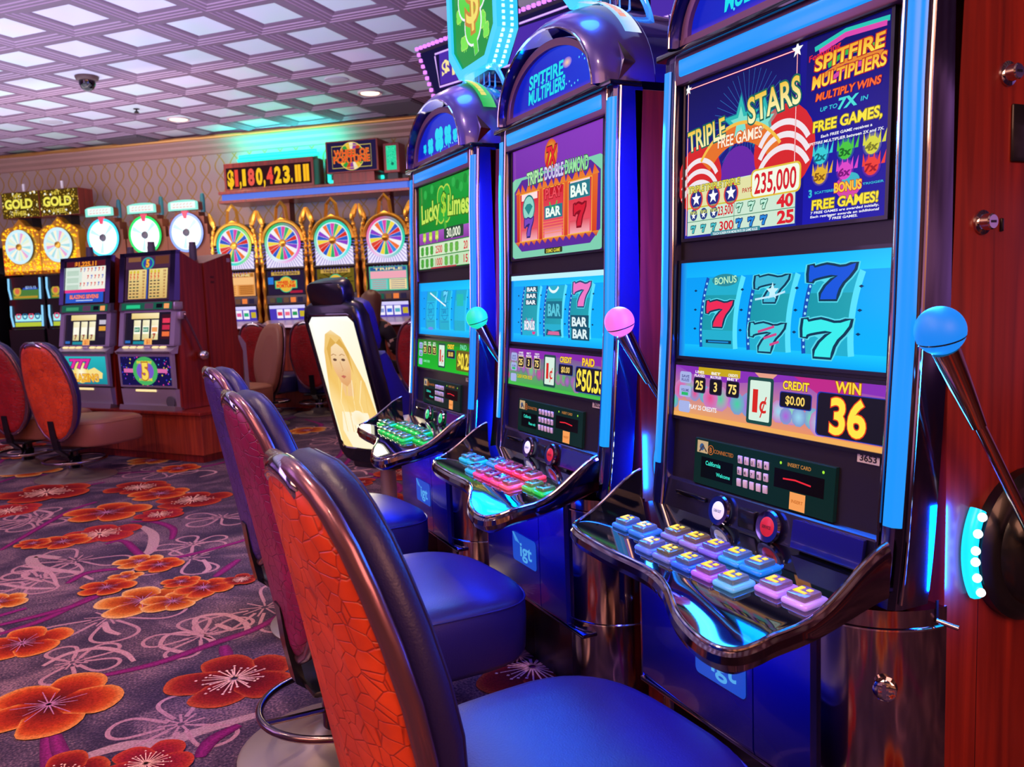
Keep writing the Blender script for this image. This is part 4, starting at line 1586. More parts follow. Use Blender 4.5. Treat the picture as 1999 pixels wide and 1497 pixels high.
    # marquee glass and its frame
    fo, fi = ellipse_arc(.278, 1.7165, .178), ellipse_arc(.252, 1.732, .142)
    fr = MB()
    fr.loft([[Vector((x, -.012, z)) for x, z in fo], [Vector((x, -.020, z)) for x, z in fo], [Vector((x * .985, -.024, z)) for x, z in fo], [Vector((x, -.022, z)) for x, z in fi], [Vector((x, -.008, z)) for x, z in fi]], False, False, 0)
    fr.box(-.278, .278, -.023, -.008, 1.7155, 1.732)
    mf = fr.build('marquee_frame', M['mauve'], t)
    A = Art((-.252, -.0115, 1.732), (1, 0, 0), (0, 0, 1), .504, .142)
    pts = [((x + .252) / .504, (z - 1.732) / .142) for x, z in fi]
    A.poly(pts, ['#5a3ad0' if p[1] < .05 else ('#1020c0' if p[0] < .5 else '#1838d8') for p in pts], 0)
    marquee(A, st)
    A.build('marquee_glass', M['screen'], mf)
    # printed band over the hood and the silver chevrons
    A = Art((0, 0, 0))
    arc = ellipse_arc(.353, 1.7145, .2735, 40)[23:35]
    vs = [Vector((x, y, z)) for x, z in arc for y in (.035, .085)]
    cs = []
    for k in range(len(arc)):
        c = ('#2ab85a', '#5ad07a') if st == 'lime' else (('#8ac8ff', '#e8f0ff') if st == 'diamond' else ('#4a8af0', '#c8d8ff'))
        cs += [lin(c[0]), lin(c[1])]
    A.add([v + Vector((v.x * .012, 0, .004)) for v in vs], [[2 * k, 2 * k + 1, 2 * k + 3, 2 * k + 2] for k in range(len(arc) - 1)], 0, None, cs)
    for k in range(2, len(arc) - 3):
        p = (vs[2 * k] * .55 + vs[2 * k + 1] * .45)
        q = p + Vector((p.x * .02 + .0, 0, .006))
        dd = (vs[2 * k + 2] - vs[2 * k]) * .42
        A.add([q - dd + Vector((0, -.012, 0)), q + dd + Vector((0, -.012, 0)), q + dd + Vector((0, .008, 0)), q - dd + Vector((0, .008, 0))], [[0, 1, 2, 3]], 0, None, [lin('#f0e070' if st == 'lime' else '#f8a088')] * 4)
    A.build('hood_band', M['screen'], ho)
    for sx in (-1, 1):
        g = MB()
        Mx = Matrix.Translation((sx * .344, .018, 1.765))
        g.add([(0, -.022, .045), (0, .03, -.002), (0, -.022, -.05), (0, -.012, -.002), (sx * .012, -.012, 0)], [[0, 1, 4], [1, 2, 4], [2, 3, 4], [3, 0, 4], [0, 3, 2, 1]], 0, Mx)
        g.build('chevron', M['chrome'], ho, 0)
    # --- clear acrylic loop on the hood with its fins
    g = MB()
    lp = ellipse_arc(.262, 1.83, .245, 30)
    g.tube([(x, .16, z) for x, z in lp], .007, 8, False, 0, flat=(.012, .006))
    for k in range(7):
        x = -.15 + .05 * k
        zt = 1.9 + .16 * math.sqrt(max(0, 1 - (x / .26) ** 2)) - .03
        g.cyl((x, .16, 1.83 + .245 * .5), (x + .004, .16, zt), .004, .001, 8)
    g.build('acrylic_loop', M['acrylic'], t)
    # --- lever on the right-hand side
    lv = MB()
    Mx = Matrix.Translation((.352, .235, .727)) @ Matrix.Rotation(PI / 2, 4, 'Y')
    lv.lathe([(.135, 0), (.135, .018), (.122, .03), (.105, .032), (.098, .045), (.075, .055), (.045, .060), (.04, .075), (.0001, .078)], 40, 0, Mx)
    lb = lv.build('lever_base', M['black'], t)
    arc = []
    for k in range(17):
        a = math.radians(180 + 30 - 60 * k / 16)
        arc.append((.222 + .146 * math.cos(a), .735 + .146 * math.sin(a)))
    g = MB()
    g.tube([(.366, y, z) for y, z in arc], .011, 10, False, 0, flat=(.013, .0125), up=(1, 0, 0))
    g.build('lever_light', M['cyan_glow'] if i == 0 else cfg['led'], lb)
    g = MB()
    for k in range(6):
        y, z = arc[1 + round(2.8 * k)]
        g.ball((.380, y - .004, z), .0075, 12, 8)
    g.build('led', M['white_led'], lb)
    lamp('lever_lamp', 'AREA', (.392, .052, .735), 2.6, (.0, .10, 1.0), .02, (-1, -.15, 0), lb, size_y=.15)
    g = MB()
    path = [(.405, .235, .727), (.430, .228, .735), (.436, .205, .742), (.434, .142, .765), (.4305, .120, .79), (.418, -.008, 1.01)]
    path = path[:4] + [tuple(Vector(path[3]).lerp(Vector(path[5]), .12))] + [path[5]]
    g.tube(smooth_path([Vector(p) for p in path], 5), .0095, 12)
    g.cyl((.4205, -.010 + .028, .965), (.4135, -.050, 1.088), .012, .021, 18)
    la = g.build('lever_arm', M['copper_chrome'] if i == 0 else M['dark_chrome'], lb)
    kp0 = Vector((.412, -.062, 1.118))
    g = MB()
    g.ball(kp0, .037, 32, 20)
    kb = g.build('lever_knob', cfg['kmat'], lb)
    g = MB()
    ax = Vector((.0, -.30, .95)).normalized()
    Mx = Matrix.Translation(kp0) @ ax.to_track_quat('Z', 'Y').to_matrix().to_4x4()
    g.lathe([(.0372 * math.cos(a), .0372 * math.sin(a)) for a in (-.40, -.36, -.32)], 32, 0, Mx)
    g.f = [fc for fc in g.f if len(fc) == 4]
    g.m, g.c = g.m[:len(g.f)], g.c[:len(g.f)]
    g.build('knob_seam', M['black'], kb)
    # --- the machine's own lamps: strip light, screens, under-deck glow
    lc = cfg['lampcol']
    lamp('strip_lamp', 'AREA', (.365, -.03, 1.2), 6.0, lc, .05, (.8, -.6, -.1), t, size_y=.8)
    lamp('strip_lamp', 'AREA', (-.365, -.03, 1.2), 16.0, (.05, .06, 1.0), .05, (-.9, .1, -.1), t, size_y=.8)
    lamp('screen_lamp', 'AREA', (0, -.06, 1.14), 13.0, (.0, .10, 1.0), .5, (0, -1, -.5), t, size_y=.25)
    lamp('base_lamp', 'AREA', (0, -.25, .60), 2.5, (.0, .03, 1.0), .45, (0, .35, -1), t, size_y=.10)
    return t


BT = {}


def dim(c, k):
    c = c.lstrip('#')
    return '#%02x%02x%02x' % tuple(int(int(c[i:i + 2], 16) * k) for i in (0, 2, 4))


M['deck_top'] = plain('deck_glass', '#08090f', 0.05, coat=1.0)
M['deck_side'] = plain('deck_edge', '#8a7884', 0.09, 1.0)
M['button_mark'] = plain('button_mark', '#f0d83a', 0.2, emit='#e8c820', es=.55)
M['base'] = plain('base_lacquer', '#0b1166', 0.25, 0.1, coat=0.5)
M['badge'] = vcol('badge_print', 0.8, rough=.3)
M['pilaster'] = plain('pilaster_chrome', '#9a8a94', 0.1, 1.0)
M['acrylic'] = plain('edge_lit_acrylic', '#6ac8ff', 0.08, trans=.7, emit='#108cff', es=.35)
M['cyan_glow'] = glow('lever_cyan', '#0cc4ff', 1.6)
M['white_led'] = glow('lever_led', '#eaffff', 3.0)
M['copper_chrome'] = plain('copper_chrome', '#c08a70', 0.12, 1.0)
LAMPC = [(.02, .28, 1.0), (.02, .30, 1.0), (.0, .25, 1.0)]
BANK = []
for i, cfg in enumerate(MACH):
    cfg['led'] = glow('led_strip_' + cfg['style'], cfg['light'], 1.0)
    cfg['kmat'] = glow('knob_' + cfg['style'], cfg['knob'], .95, base=dim(cfg['knob'], .25), rough=.5)
    cfg['lampcol'] = LAMPC[i]
    BANK.append(make_machine(i, cfg))

# hardware on the wooden side of the nearest machine
host = BANK[0]
for y, z, nm in ((.163, 1.525, 'side_lock'), (.108, 1.285, 'side_lock')):
    Mx = Matrix.Translation((.352, y, z)) @ Matrix.Rotation(PI / 2, 4, 'Y')
    o = MB().lathe([(.020, 0), (.020, .004), (.014, .006), (.013, .02), (.011, .022), (.0001, .022)], 24, 0, Mx).build(nm, M['chrome'], host)
    MB().box(-.002, .002, -.006, .006, .0215, .0228, 0, Mx).build('keyhole', M['black'], o)
MB().box(.352, .3565, .152, .159, 1.27, 1.292, bev=.002).build('key_slot', M['black'], host)
MB().box(.352, .357, .175, .275, 1.384, 1.478, bev=.003).build('side_plate', M['black'], host)
o = MB().box(.352, .3545, .013, .018, .625, .662).build('latch_slot', M['black'], host)
MB().cyl((.354, .0145, .628), (.385, .028, .622), .004, .0045, 12).build('latch_pin', M['chrome'], host)
MB().box(.352, .3526, .118, .119, 0.0, .70).build('panel_seam', M['black'], host)
# small power sockets low on the nearest machine's left flank
MB().box(-.372, -.352, .05, .085, .33, .42, bev=.003).build('power_socket', M['grey'], host)

# shamrock and coin toppers above the machines
def topper(i, label):
    t = thing('topper_sign', label, 'sign', (BANK_X + .15, BANK_Y[i], 0), -PI / 2, 'octagonal lit toppers above the row')
    o8 = lambda hw, z0, z1, c: [(-hw + c, z0), (hw - c, z0), (hw, z0 + c), (hw, z1 - c), (hw - c, z1), (-hw + c, z1), (-hw, z1 - c), (-hw, z0 + c)]
    g = MB().prism(o8(.235, 2.045, 2.60, .10), .0, .075)
    b = g.build('sign_case', M['navy_dark'], t, 0)
    g = MB()
    a, c = o8(.238, 2.042, 2.603, .101), o8(.205, 2.075, 2.57, .088)
    g.loft([[Vector((x, y, z)) for x, z in q] for q, y in ((a, .07), (a, -.014), (c, -.014), (c, .0))], True, False, 0, caps=False)
    g.build('lit_border', M['topper_glow'], t, 0)
    g = MB()
    for (x0, z0), (x1, z1) in zip(a, a[1:] + a[:1]):
        n = int(math.hypot(x1 - x0, z1 - z0) / .02)
        for k in range(n):
            x, z = x0 + (x1 - x0) * (k + .5) / n, z0 + (z1 - z0) * (k + .5) / n
            for yy in (.012, .045):
                g.box(x - .005, x + .005, yy - .005, yy + .005, z - .005, z + .005)
    bd = g.build('led_beads', M['bead_glow'], t, 0)
    bd['kind'] = 'stuff'
    A = Art((-.205, -.003, 2.075), (1, 0, 0), (0, 0, 1), .41, .495)
    cc = [((x + .205) / .41, (z - 2.075) / .495) for x, z in c]
    A.poly(cc, '#0c9430', 0)
    rnd = random.Random(4)
    for k in range(16):
        clover(A, rnd.uniform(.12, .88), rnd.uniform(.12, .88), .028, '#7ae84a', 1, '#c8f86a')
    for s, col, ly in ((1.12, '#f4f4ff', 2.5), (1.0, '#58d838', 3.5)):
        for x, z, r in ((.5, .72, .085), (.5, .30, .075), (.36, .52, .075), (.64, .52, .075)):
            A.disc(x, z, r * s, col, ly)
        A.line([(.5, .35), (.56, .06)], .035 * s, col, ly + .1)
    A.ring(.5, .62, .05, .062, '#f0c83c', 5, 24, 30, 330)
    A.text('$', .5, .50, .19, '#f4e060', 5.5, outline='#c8861c', bold=.0)
    A.build('sign_face', M['screen'], t)
    MB().box(-.07, .07, .02, .14, 1.99, 2.05, bev=.008).build('stand', M['navy_dark'], t)
    g = MB().lathe([(.0001, 2.036), (.10, 2.036), (.105, 2.042), (.09, 2.046)], 28, 0, Matrix.Translation((-.02, .03, 0)) @ Matrix.Diagonal((1, .55, 1, 1)))
    g.build('under_lens', M['topper_glow'], t)
    lamp('topper_lamp', 'POINT', (.12, -.20, 2.22), 7, (.03, .25, 1.0), .08, None, t)
    return t


M['topper_glow'] = glow('topper_glow', '#35c8ff', 1.1)
M['bead_glow'] = glow('bead_glow', '#a8f0ff', 2.2)
topper(2, 'green shamrock sign with cyan lights above the farthest machine of the row')
topper(1, 'octagonal lit sign above the middle machine, cut off by the picture top')
# ================================================================== CHAIRS
def croc(name, c1, c2):
    m, nt, b = new_mat(name)
    tc = nt.nodes.new('ShaderNodeTexCoord')
    mp = nt.nodes.new('ShaderNodeMapping')
    mp.inputs['Scale'].default_value = (26, 26, 40)
    v = nt.nodes.new('ShaderNodeTexVoronoi')
    v.feature = 'DISTANCE_TO_EDGE'
    v.inputs['Scale'].default_value = 1.0
    v.inputs['Randomness'].default_value = .8
    n = nt.nodes.new('ShaderNodeTexNoise')
    n.inputs['Scale'].default_value = 9
    n.inputs['Detail'].default_value = 5
    r = nt.nodes.new('ShaderNodeValToRGB')
    r.color_ramp.elements[0].position, r.color_ramp.elements[0].color = 0.3, (*lin(c1), 1)
    r.color_ramp.elements[1].position, r.color_ramp.elements[1].color = 0.75, (*lin(c2), 1)
    nt.links.new(tc.outputs['Object'], mp.inputs['Vector'])
    nt.links.new(tc.outputs['Object'], n.inputs['Vector'])
    nt.links.new(mp.outputs['Vector'], v.inputs['Vector'])
    mr = nt.nodes.new('ShaderNodeMapRange')
    mr.inputs[1].default_value, mr.inputs[2].default_value = 0.0, 0.05
    nt.links.new(v.outputs['Distance'], mr.inputs[0])
    nt.links.new(n.outputs['Fac'], r.inputs['Fac'])
    mx = nt.nodes.new('ShaderNodeMix')
    mx.data_type = 'RGBA'
    mx.inputs[6].default_value = (*[q * .7 for q in lin(c1)], 1)
    nt.links.new(mr.outputs[0], mx.inputs[0])
    nt.links.new(r.outputs['Color'], mx.inputs[7])
    nt.links.new(mx.outputs[2], b.inputs['Base Color'])
    bp = nt.nodes.new('ShaderNodeBump')
    bp.inputs['Strength'].default_value = .5
    bp.inputs['Distance'].default_value = .003
    nt.links.new(mr.outputs[0], bp.inputs['Height'])
    nt.links.new(bp.outputs['Normal'], b.inputs['Normal'])
    b.inputs['Roughness'].default_value = .38
    return m


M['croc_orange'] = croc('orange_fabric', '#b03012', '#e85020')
M['croc_plum_lit'] = croc('plum_lit_fabric', '#6c0c44', '#9a1a62')  # same chair fabric with magenta light put into its colour
M['croc_violet_lit'] = croc('violet_lit_fabric', '#2a1c66', '#47309a')  # same chair fabric again, tinted for the blue-violet light on it
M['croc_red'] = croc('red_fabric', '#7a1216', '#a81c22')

BACK_W = [(0, .052), (.03, .105), (.09, .158), (.19, .200), (.31, .221), (.42, .218), (.52, .194), (.59, .166), (.64, .135), (.665, .105), (.68, .06)]


def back_outline(n=14):
    zs = [.0, .012, .03, .06, .10, .16, .23, .31, .39, .47, .54, .59, .63, .655, .672, .68]
    rt = [(interp(BACK_W, z), z) for z in zs]
    return rt + [(-x, z) for x, z in rt[::-1]]


def back_pt(x, z, dy=0.0, s=1.0):
    """place on the back: x across, z along its height, dy forward, s scale about the middle"""
    zc = .33
    x, z = x * s, zc + (z - zc) * (1 - (1 - s) * .62)
    y = -.135 - .118 * (max(z, 0) / .68) ** 1.15 + .75 * x * x + dy
    return Vector((x, y, .292 + z + dy * .22))


def make_chair(label, loc, rz, fabric, group=None, front='vinyl', trim='bronze', cat='chair'):
    t = thing('casino_chair', label, cat, (loc[0], loc[1], 0), rz, group)
    out = back_outline()
    g = MB()
    rings = [[back_pt(x, z, dy, s) for x, z in out] for s, dy in ((.55, -.020), (.80, -.019), (.93, -.014), (.965, -.004), (.965, .006))]
    g.loft(rings, True, False, 0, caps=False)
    g.add(rings[0], [list(range(len(out)))[::-1]], 0)
    g.build('back_panel', M[fabric], t, 60)
    g = MB()
    n = len(out)
    rings = []
    for k in range(n):
        p = Vector((*out[k], 0))
        q, r = Vector((*out[(k + 1) % n], 0)), Vector((*out[(k - 1) % n], 0))
        tt = (q - r).normalized()
        no = Vector((tt.y, -tt.x, 0))
        ring = []
        for a in range(10):
            an = 2 * PI * a / 10
            ring.append(back_pt(p.x + no.x * .013 * math.cos(an), p.y + no.y * .014 * math.cos(an), -.002 + .013 * math.sin(an)))
        rings.append(ring)
    g.loft(rings, True, True, 0)
    tr = g.build('back_trim', M[trim], t, 60)
    g = MB()
    rings = []
    for k in range(13):
        x = .086 - .172 * k / 12
        z = .672 - .028 * (abs(x) / .086) ** 2.4
        cap = .55 if k in (0, 12) else 1
        rings.append([back_pt(x, z + .019 * cap * math.cos(2 * PI * a / 12) + .003, .0 + .019 * cap * math.sin(2 * PI * a / 12)) for a in range(12)])
    g.loft(rings)
    g.build('grip_cap', M['chrome'], tr, 60)
    g = MB()
    rings = [[back_pt(x, z, dy, s) for x, z in out] for s, dy in ((.93, .014), (.985, .022), (1.0, .036), (.985, .052), (.93, .064), (.78, .072), (.45, .075))]
    g.loft(rings, True, False, 0, caps=False)
    g.add(rings[-1], [list(range(n))], 0)
    g.add(rings[0], [list(range(n))[::-1]], 0)
    pd = g.build('back_pad', M[front], t, 60)
    g = MB().tube([back_pt(x, z, .059, .955) for x, z in out], .003, 6, True)
    g.build('piping', M[front], pd)

    def plan(sc, k=40):
        pts = []
        for a in range(k):
            an = 2 * PI * a / k
            c, s = math.cos(an), math.sin(an)
            x = .272 * math.copysign(abs(c) ** .62, c) * sc
            y = .205 + .262 * math.copysign(abs(s) ** .62, s) * sc
            x *= 1 + .05 * ((y - .19) / .25)
            pts.append((x, y))
        return pts
    g = MB()
    rings = []
    for sc, z in ((.90, .225), (.97, .229), (1.0, .245), (1.015, .335), (1.01, .385), (.97, .405), (.86, .417), (.6, .424), (.3, .427)):
        rings.append([Vector((x, y, z - .05 * max(0, y - .3) * (z > .32))) for x, y in plan(sc)])
    g.loft(rings, True, False, 0)
    st = g.build('seat', M[front], t, 60)
    g = MB().tube([Vector((x, y, .390 - .05 * max(0, y - .3))) for x, y in plan(1.008)], .0028, 6, True)
    g.build('piping', M[front], st)
    g = MB().box(-.12, .12, -.13, .34, .208, .228, bev=.01)
    g.loft([[Vector((sx * .028, y, z)) for sx, y, z in ((-1, y0 - .012, z0), (1, y0 - .012, z0), (1, y0 + .012, z0), (-1, y0 + .012, z0))] for y0, z0 in ((-.165, .43), (-.155, .33), (-.135, .22), (-.07, .165), (-.03, .165))])
    g.build('bracket', M['black'], t, 30)
    MB().lathe([(.062, .02), (.052, .05), (.045, .06), (.045, .16), (.036, .16), (.036, .212)], 24).build('post', M['black_gloss'] if trim == 'bronze' else M['steel'], t)
    MB().lathe([(.268, 0), (.270, .006), (.262, .010), (.20, .018), (.12, .034), (.075, .056), (.055, .07), (.0001, .07)], 48).build('base', M['steel'], t)
    g = MB()
    ring = [(.205 * math.cos(2 * PI * k / 48), .205 * math.sin(2 * PI * k / 48), .132) for k in range(48)]
    g.tube(ring, .0105, 10, True)
    for k in range(3):
        a = 2 * PI * k / 3 + .6
        g.tube(smooth_path([Vector((.04 * math.cos(a), .04 * math.sin(a), .118)), Vector((.13 * math.cos(a), .13 * math.sin(a), .125)), Vector((.204 * math.cos(a), .204 * math.sin(a), .132))], 4), .008, 8)
    g.build('foot_ring', M['foot_metal'], t)
    return t


M['foot_metal'] = plain('foot_ring_metal', '#7d6a72', 0.2, 1.0)


def refit(t, **mats):
    """give a copied chair its own covers"""
    for ch in KID.get(t.name, []):
        base = ch.name.split('.')[0]
        if base in mats:
            for o in [ch] + KID.get(ch.name, []):
                if o.name.split('.')[0] == 'grip_cap':
                    continue
                for s in o.material_slots:
                    s.link = 'OBJECT'
                    s.material = M[mats[base]]


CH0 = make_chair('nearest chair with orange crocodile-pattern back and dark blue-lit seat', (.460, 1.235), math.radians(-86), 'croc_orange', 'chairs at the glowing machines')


def chair_copy(label, loc, rz, group, **mats):
    index_kids()
    c = copy_tree(CH0)
    c.location = (loc[0], loc[1], 0)
    c.rotation_euler = (0, 0, rz)
    c['label'] = label
    c['group'] = group
    index_kids()
    refit(c, **mats)
    return c


second = chair_copy('second chair of the glowing row, crocodile-pattern back with plum light painted in', (.51, 2.20), math.radians(-85.5), 'chairs at the glowing machines', back_panel='croc_plum_lit')
third = chair_copy('third chair of the glowing row, farthest, crocodile-pattern back with violet light painted in', (.552, 3.10), math.radians(-84), 'chairs at the glowing machines', back_panel='croc_violet_lit')

for ch in KID[third.name]:
    if ch.name.split('.')[0] in ('base', 'foot_ring', 'post'):
        ch.location.y += .17
for ch in KID[second.name]:
    if ch.name.split('.')[0] in ('base', 'foot_ring', 'post'):
        ch.location.y -= .03
# chairs by the wooden kiosk
p = kiosk_pt(-.40, -.66, 0)
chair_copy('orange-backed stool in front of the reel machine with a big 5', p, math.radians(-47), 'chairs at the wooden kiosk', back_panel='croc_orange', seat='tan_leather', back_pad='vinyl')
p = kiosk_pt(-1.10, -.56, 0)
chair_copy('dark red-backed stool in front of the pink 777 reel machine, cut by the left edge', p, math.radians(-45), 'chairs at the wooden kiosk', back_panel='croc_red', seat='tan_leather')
# stools farther back
p = wall_pt(-2.12, 1.75, 0)
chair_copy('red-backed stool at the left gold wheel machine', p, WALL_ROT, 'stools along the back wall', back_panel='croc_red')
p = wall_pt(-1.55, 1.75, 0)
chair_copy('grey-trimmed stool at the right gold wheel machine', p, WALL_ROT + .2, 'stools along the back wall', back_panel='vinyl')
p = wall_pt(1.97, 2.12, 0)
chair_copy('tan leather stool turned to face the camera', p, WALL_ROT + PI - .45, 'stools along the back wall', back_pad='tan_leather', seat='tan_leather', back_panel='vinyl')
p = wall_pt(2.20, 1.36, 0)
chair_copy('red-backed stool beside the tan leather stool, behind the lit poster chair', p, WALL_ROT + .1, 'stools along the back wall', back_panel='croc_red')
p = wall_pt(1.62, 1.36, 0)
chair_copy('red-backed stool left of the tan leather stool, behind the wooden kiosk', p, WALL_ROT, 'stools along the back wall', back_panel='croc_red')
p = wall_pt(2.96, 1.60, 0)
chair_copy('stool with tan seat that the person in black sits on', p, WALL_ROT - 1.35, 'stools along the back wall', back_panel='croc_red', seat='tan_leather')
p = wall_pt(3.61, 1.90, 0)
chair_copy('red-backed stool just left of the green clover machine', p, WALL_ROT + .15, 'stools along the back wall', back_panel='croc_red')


# ------------------------------------------------------------------ gaming chair with a lit poster on its back
def poster_chair():
    t = thing('poster_chair', 'dark gaming chair with a glowing poster of a blonde woman on its back', 'gaming chair', (1.33, 4.50, 0), math.radians(-60.3))
    th = math.radians(15.7)
    up = Vector((0, -math.sin(th), math.cos(th)))
    n = Vector((0, -math.cos(th), -math.sin(th)))            # out of the back
    O = Vector((0, -.163, .41))

    def P(x, h, d):
        return O + Vector((x, 0, 0)) + up * h - n * d
    g = MB()
    o8 = lambda w, z0, z1, c: [(w - c, z0), (w - c * .4, z0 + c * .25), (w, z0 + c), (w, z1 - c), (w - c * .3, z1 - c * .3), (w - c, z1), (-w + c, z1), (-w + c * .3, z1 - c * .3), (-w, z1 - c), (-w, z0 + c), (-w + c * .4, z0 + c * .25), (-w + c, z0)]
    prof = [(.192, -.09, .785, .07, -.004), (.205, -.10, .80, .08, .010), (.21, -.105, .805, .085, .035), (.205, -.10, .80, .085, .07), (.18, -.07, .785, .08, .09)]
    g.loft([[P(x, h, d) for x, h in o8(w, z0, z1, c)] for w, z0, z1, c, d in prof], True, False)
    sh = g.build('shell', M['black'], t, 45)
    g = MB().tube([P(x, h, -.003) for x, h in o8(.172, -.012, .742, .04)], .009, 8, True)
    g.build('poster_rim', M['black_gloss'], sh)
    A = Art(P(-.164, 0, -.0045), (1, 0, 0), up, .328, .73, .0006)
    c = .035
    A.poly([(c / .328, 0), (1 - c / .328, 0), (1, c / .73), (1, 1 - c / .73), (1 - c / .328, 1), (c / .328, 1), (0, 1 - c / .73), (0, c / .73)], ['#fff6c8', '#fff2b8', '#fff2b8', '#fffbe6', '#ffffff', '#ffffff', '#fffdf0', '#fff6c8'], 0)
    # a plain studio portrait
    def W(pts):
        return [(min(.97, max(.03, .48 + (x - .52) * 1.5)), .47 + (z - .48) * 1.06) for x, z in pts]
    A.poly(W([(.18, .02), (.88, .02), (.90, .30), (.80, .52), (.70, .70), (.62, .84), (.50, .89), (.40, .86), (.32, .74), (.27, .58), (.20, .40)]), ['#fbdc8c', '#fbd884', '#f6cc70', '#f0c264', '#ecb95a', '#efc878', '#f6e2b4', '#efc878', '#ecb95a', '#f0c264', '#fbdf9a'], 1)
    A.poly(W([(.34, .30), (.72, .30), (.80, .14), (.70, .03), (.36, .03), (.28, .16)]), '#fff3d2', 2)
    A.poly(W([(.46, .42), (.60, .42), (.62, .54), (.44, .54)]), '#f0c48a', 2.2)
    A.poly(W([(.38, .70), (.40, .60), (.46, .515), (.53, .49), (.60, .525), (.645, .61), (.65, .70), (.60, .78), (.50, .80), (.42, .775)]), ['#f4cb98', '#eebb84', '#e4aa70', '#dea266', '#e4aa70', '#eebb84', '#f4cb98', '#f8dcae', '#fae2b8', '#f8dcae'], 3)
    A.poly(W([(.36, .60), (.37, .76), (.47, .84), (.53, .80), (.44, .77), (.40, .70)]), '#dcac50', 3.5)
    A.poly(W([(.67, .58), (.68, .74), (.60, .83), (.53, .80), (.61, .76), (.64, .70)]), '#dcac50', 3.5)
    for x in (.375, .56):
        A.disc(x, .683, .0145, '#6a4a38', 4, 12, ry=.0075)
        A.line([(x - .06, .715), (x, .726), (x + .055, .715)], .004, '#b07a44', 4)
    A.line([(.475, .67), (.50, .605), (.465, .597)], .004, '#d49a66', 4)
    A.poly(W([(.475, .563), (.515, .572), (.555, .563), (.515, .547)]), '#c46a58', 4)
    for k in range(9):
        x = .22 + .07 * k
        A.line([(x + .12, .55 - .02 * (k % 3)), (x + .04 * (-1) ** k, .36), (x, .12)], .0045, ('#f4d27a', '#fff0c0', '#eec46a')[k % 3], 2.6)
    A.disc(.56, .22, .055, '#ffe7b4', 3, 20, edge='#fff4d8')
    A.build('lit_poster', M['poster'], t)
    # head rest, seat pad, pole
    g = MB()
    g.loft([[P(x, h, d) for x, h in o8(w, .775, .905, .04)] for w, d in ((.115, .0), (.13, .012), (.135, .05), (.125, .085), (.10, .10))], True, False)
    hr = g.build('head_rest', M['black'], t, 45)
    g = MB().tube([P(x, h, .003) for x, h in o8(.075, .82, .872, .012)], .003, 6, True)
    g.build('badge_outline', M['dark_chrome'], hr)
    g = MB()
    for w, z0, z1, d in ((.165, .50, .78, .24), ):
        g.loft([[P(x, h, dd) for x, h in o8(ww, z0, z1, .06)] for ww, dd in ((.19, .08), (.185, .13), (.15, .155))], True, False)
    g.build('upper_pad', M['pad_blue'], t, 50)
    g = MB()
    rings = []
    for h, d1 in ((-.09, .44), (.0, .385), (.12, .31), (.25, .235), (.36, .20), (.45, .18), (.49, .16)):
        w = .19
        rings.append([P(-w, h, .075), P(-w, h, d1 - .03), P(-w + .03, h, d1), P(w - .03, h, d1), P(w, h, d1 - .03), P(w, h, .075)])
    g.loft(rings, True, False)
    g.build('back_cushion', M['pad_blue'], t, 50)
    g = MB().box(-.22, .22, -.10, .36, .37, .45, bev=.03, seg=3)
    g.build('seat', M['pad_blue'], t, 50)
    g = MB().box(-.15, .15, -.12, .16, .28, .37, bev=.02)
    g.build('under_frame', M['black'], t, 50)
    MB().cyl((0, 0, .02), (0, 0, .30), .043, seg=28).build('pole', M['steel'], t)
    MB().lathe([(.24, 0), (.24, .008), (.12, .02), (.045, .03)], 36).build('base', M['steel'], t)
    lamp('poster_lamp', 'AREA', P(0, .36, -.02), 6, (1, .85, .55), .3, n, t, size_y=.7)


M['poster'] = vcol('backlit_poster', 1.02)
M['pad_blue'] = plain('gaming_chair_fabric', '#1c1c6c', .5, bump=(200, .15))
poster_chair()
# ================================================================== WOODEN KIOSK WITH TWO REEL MACHINES
M['silver'] = plain('silver_paint', '#b4a8c0', .32, .55)
M['amber'] = plain('amber_light', '#e8d890', .3, emit='#f8e8a0', es=.8)


def blazing_glass(A):
    A.rect(0, 0, 1, 1, '#2a1a30', 0)
    A.rect(.02, .86, .98, .985, '#5a1424', 1)
    A.text('$1,225.11', .5, .92, .036, '#ff9a2c', 3, w=.27, bold=.04)
    A.rect(.0, .32, 1, .85, '#f4f0e4', 1)
    A.rect(.0, .32, .42, .85, '#d8e8dc', 1.3)
    for r in range(3):
        for k in range(7):
            if r == 1 and k < 2:
                continue
            A.text('7', .40 + .09 * k, .78 - .17 * r, .026, ('#d8281c', '#2a58c8', '#d8281c')[(k + r) % 3], 3, bold=.06)
        for k in range(4):
            A.line([(.04, .76 - .17 * r - .03 * k), (.34, .76 - .17 * r - .03 * k)], .004, '#8ab89a', 2)
    A.rect(0, .25, 1, .32, '#e83a8a', 1.5)
    A.rect(.03, .01, .97, .25, '#2458c8', 2)
    A.text('BLAZING SEVENS', .5, .15, .030, '#ff8a7a', 3.5, w=.36, outline='#7a1a3a', bold=.04)
    A.line([(.3, .06), (.72, .06)], .006, '#d8e8ff', 3)


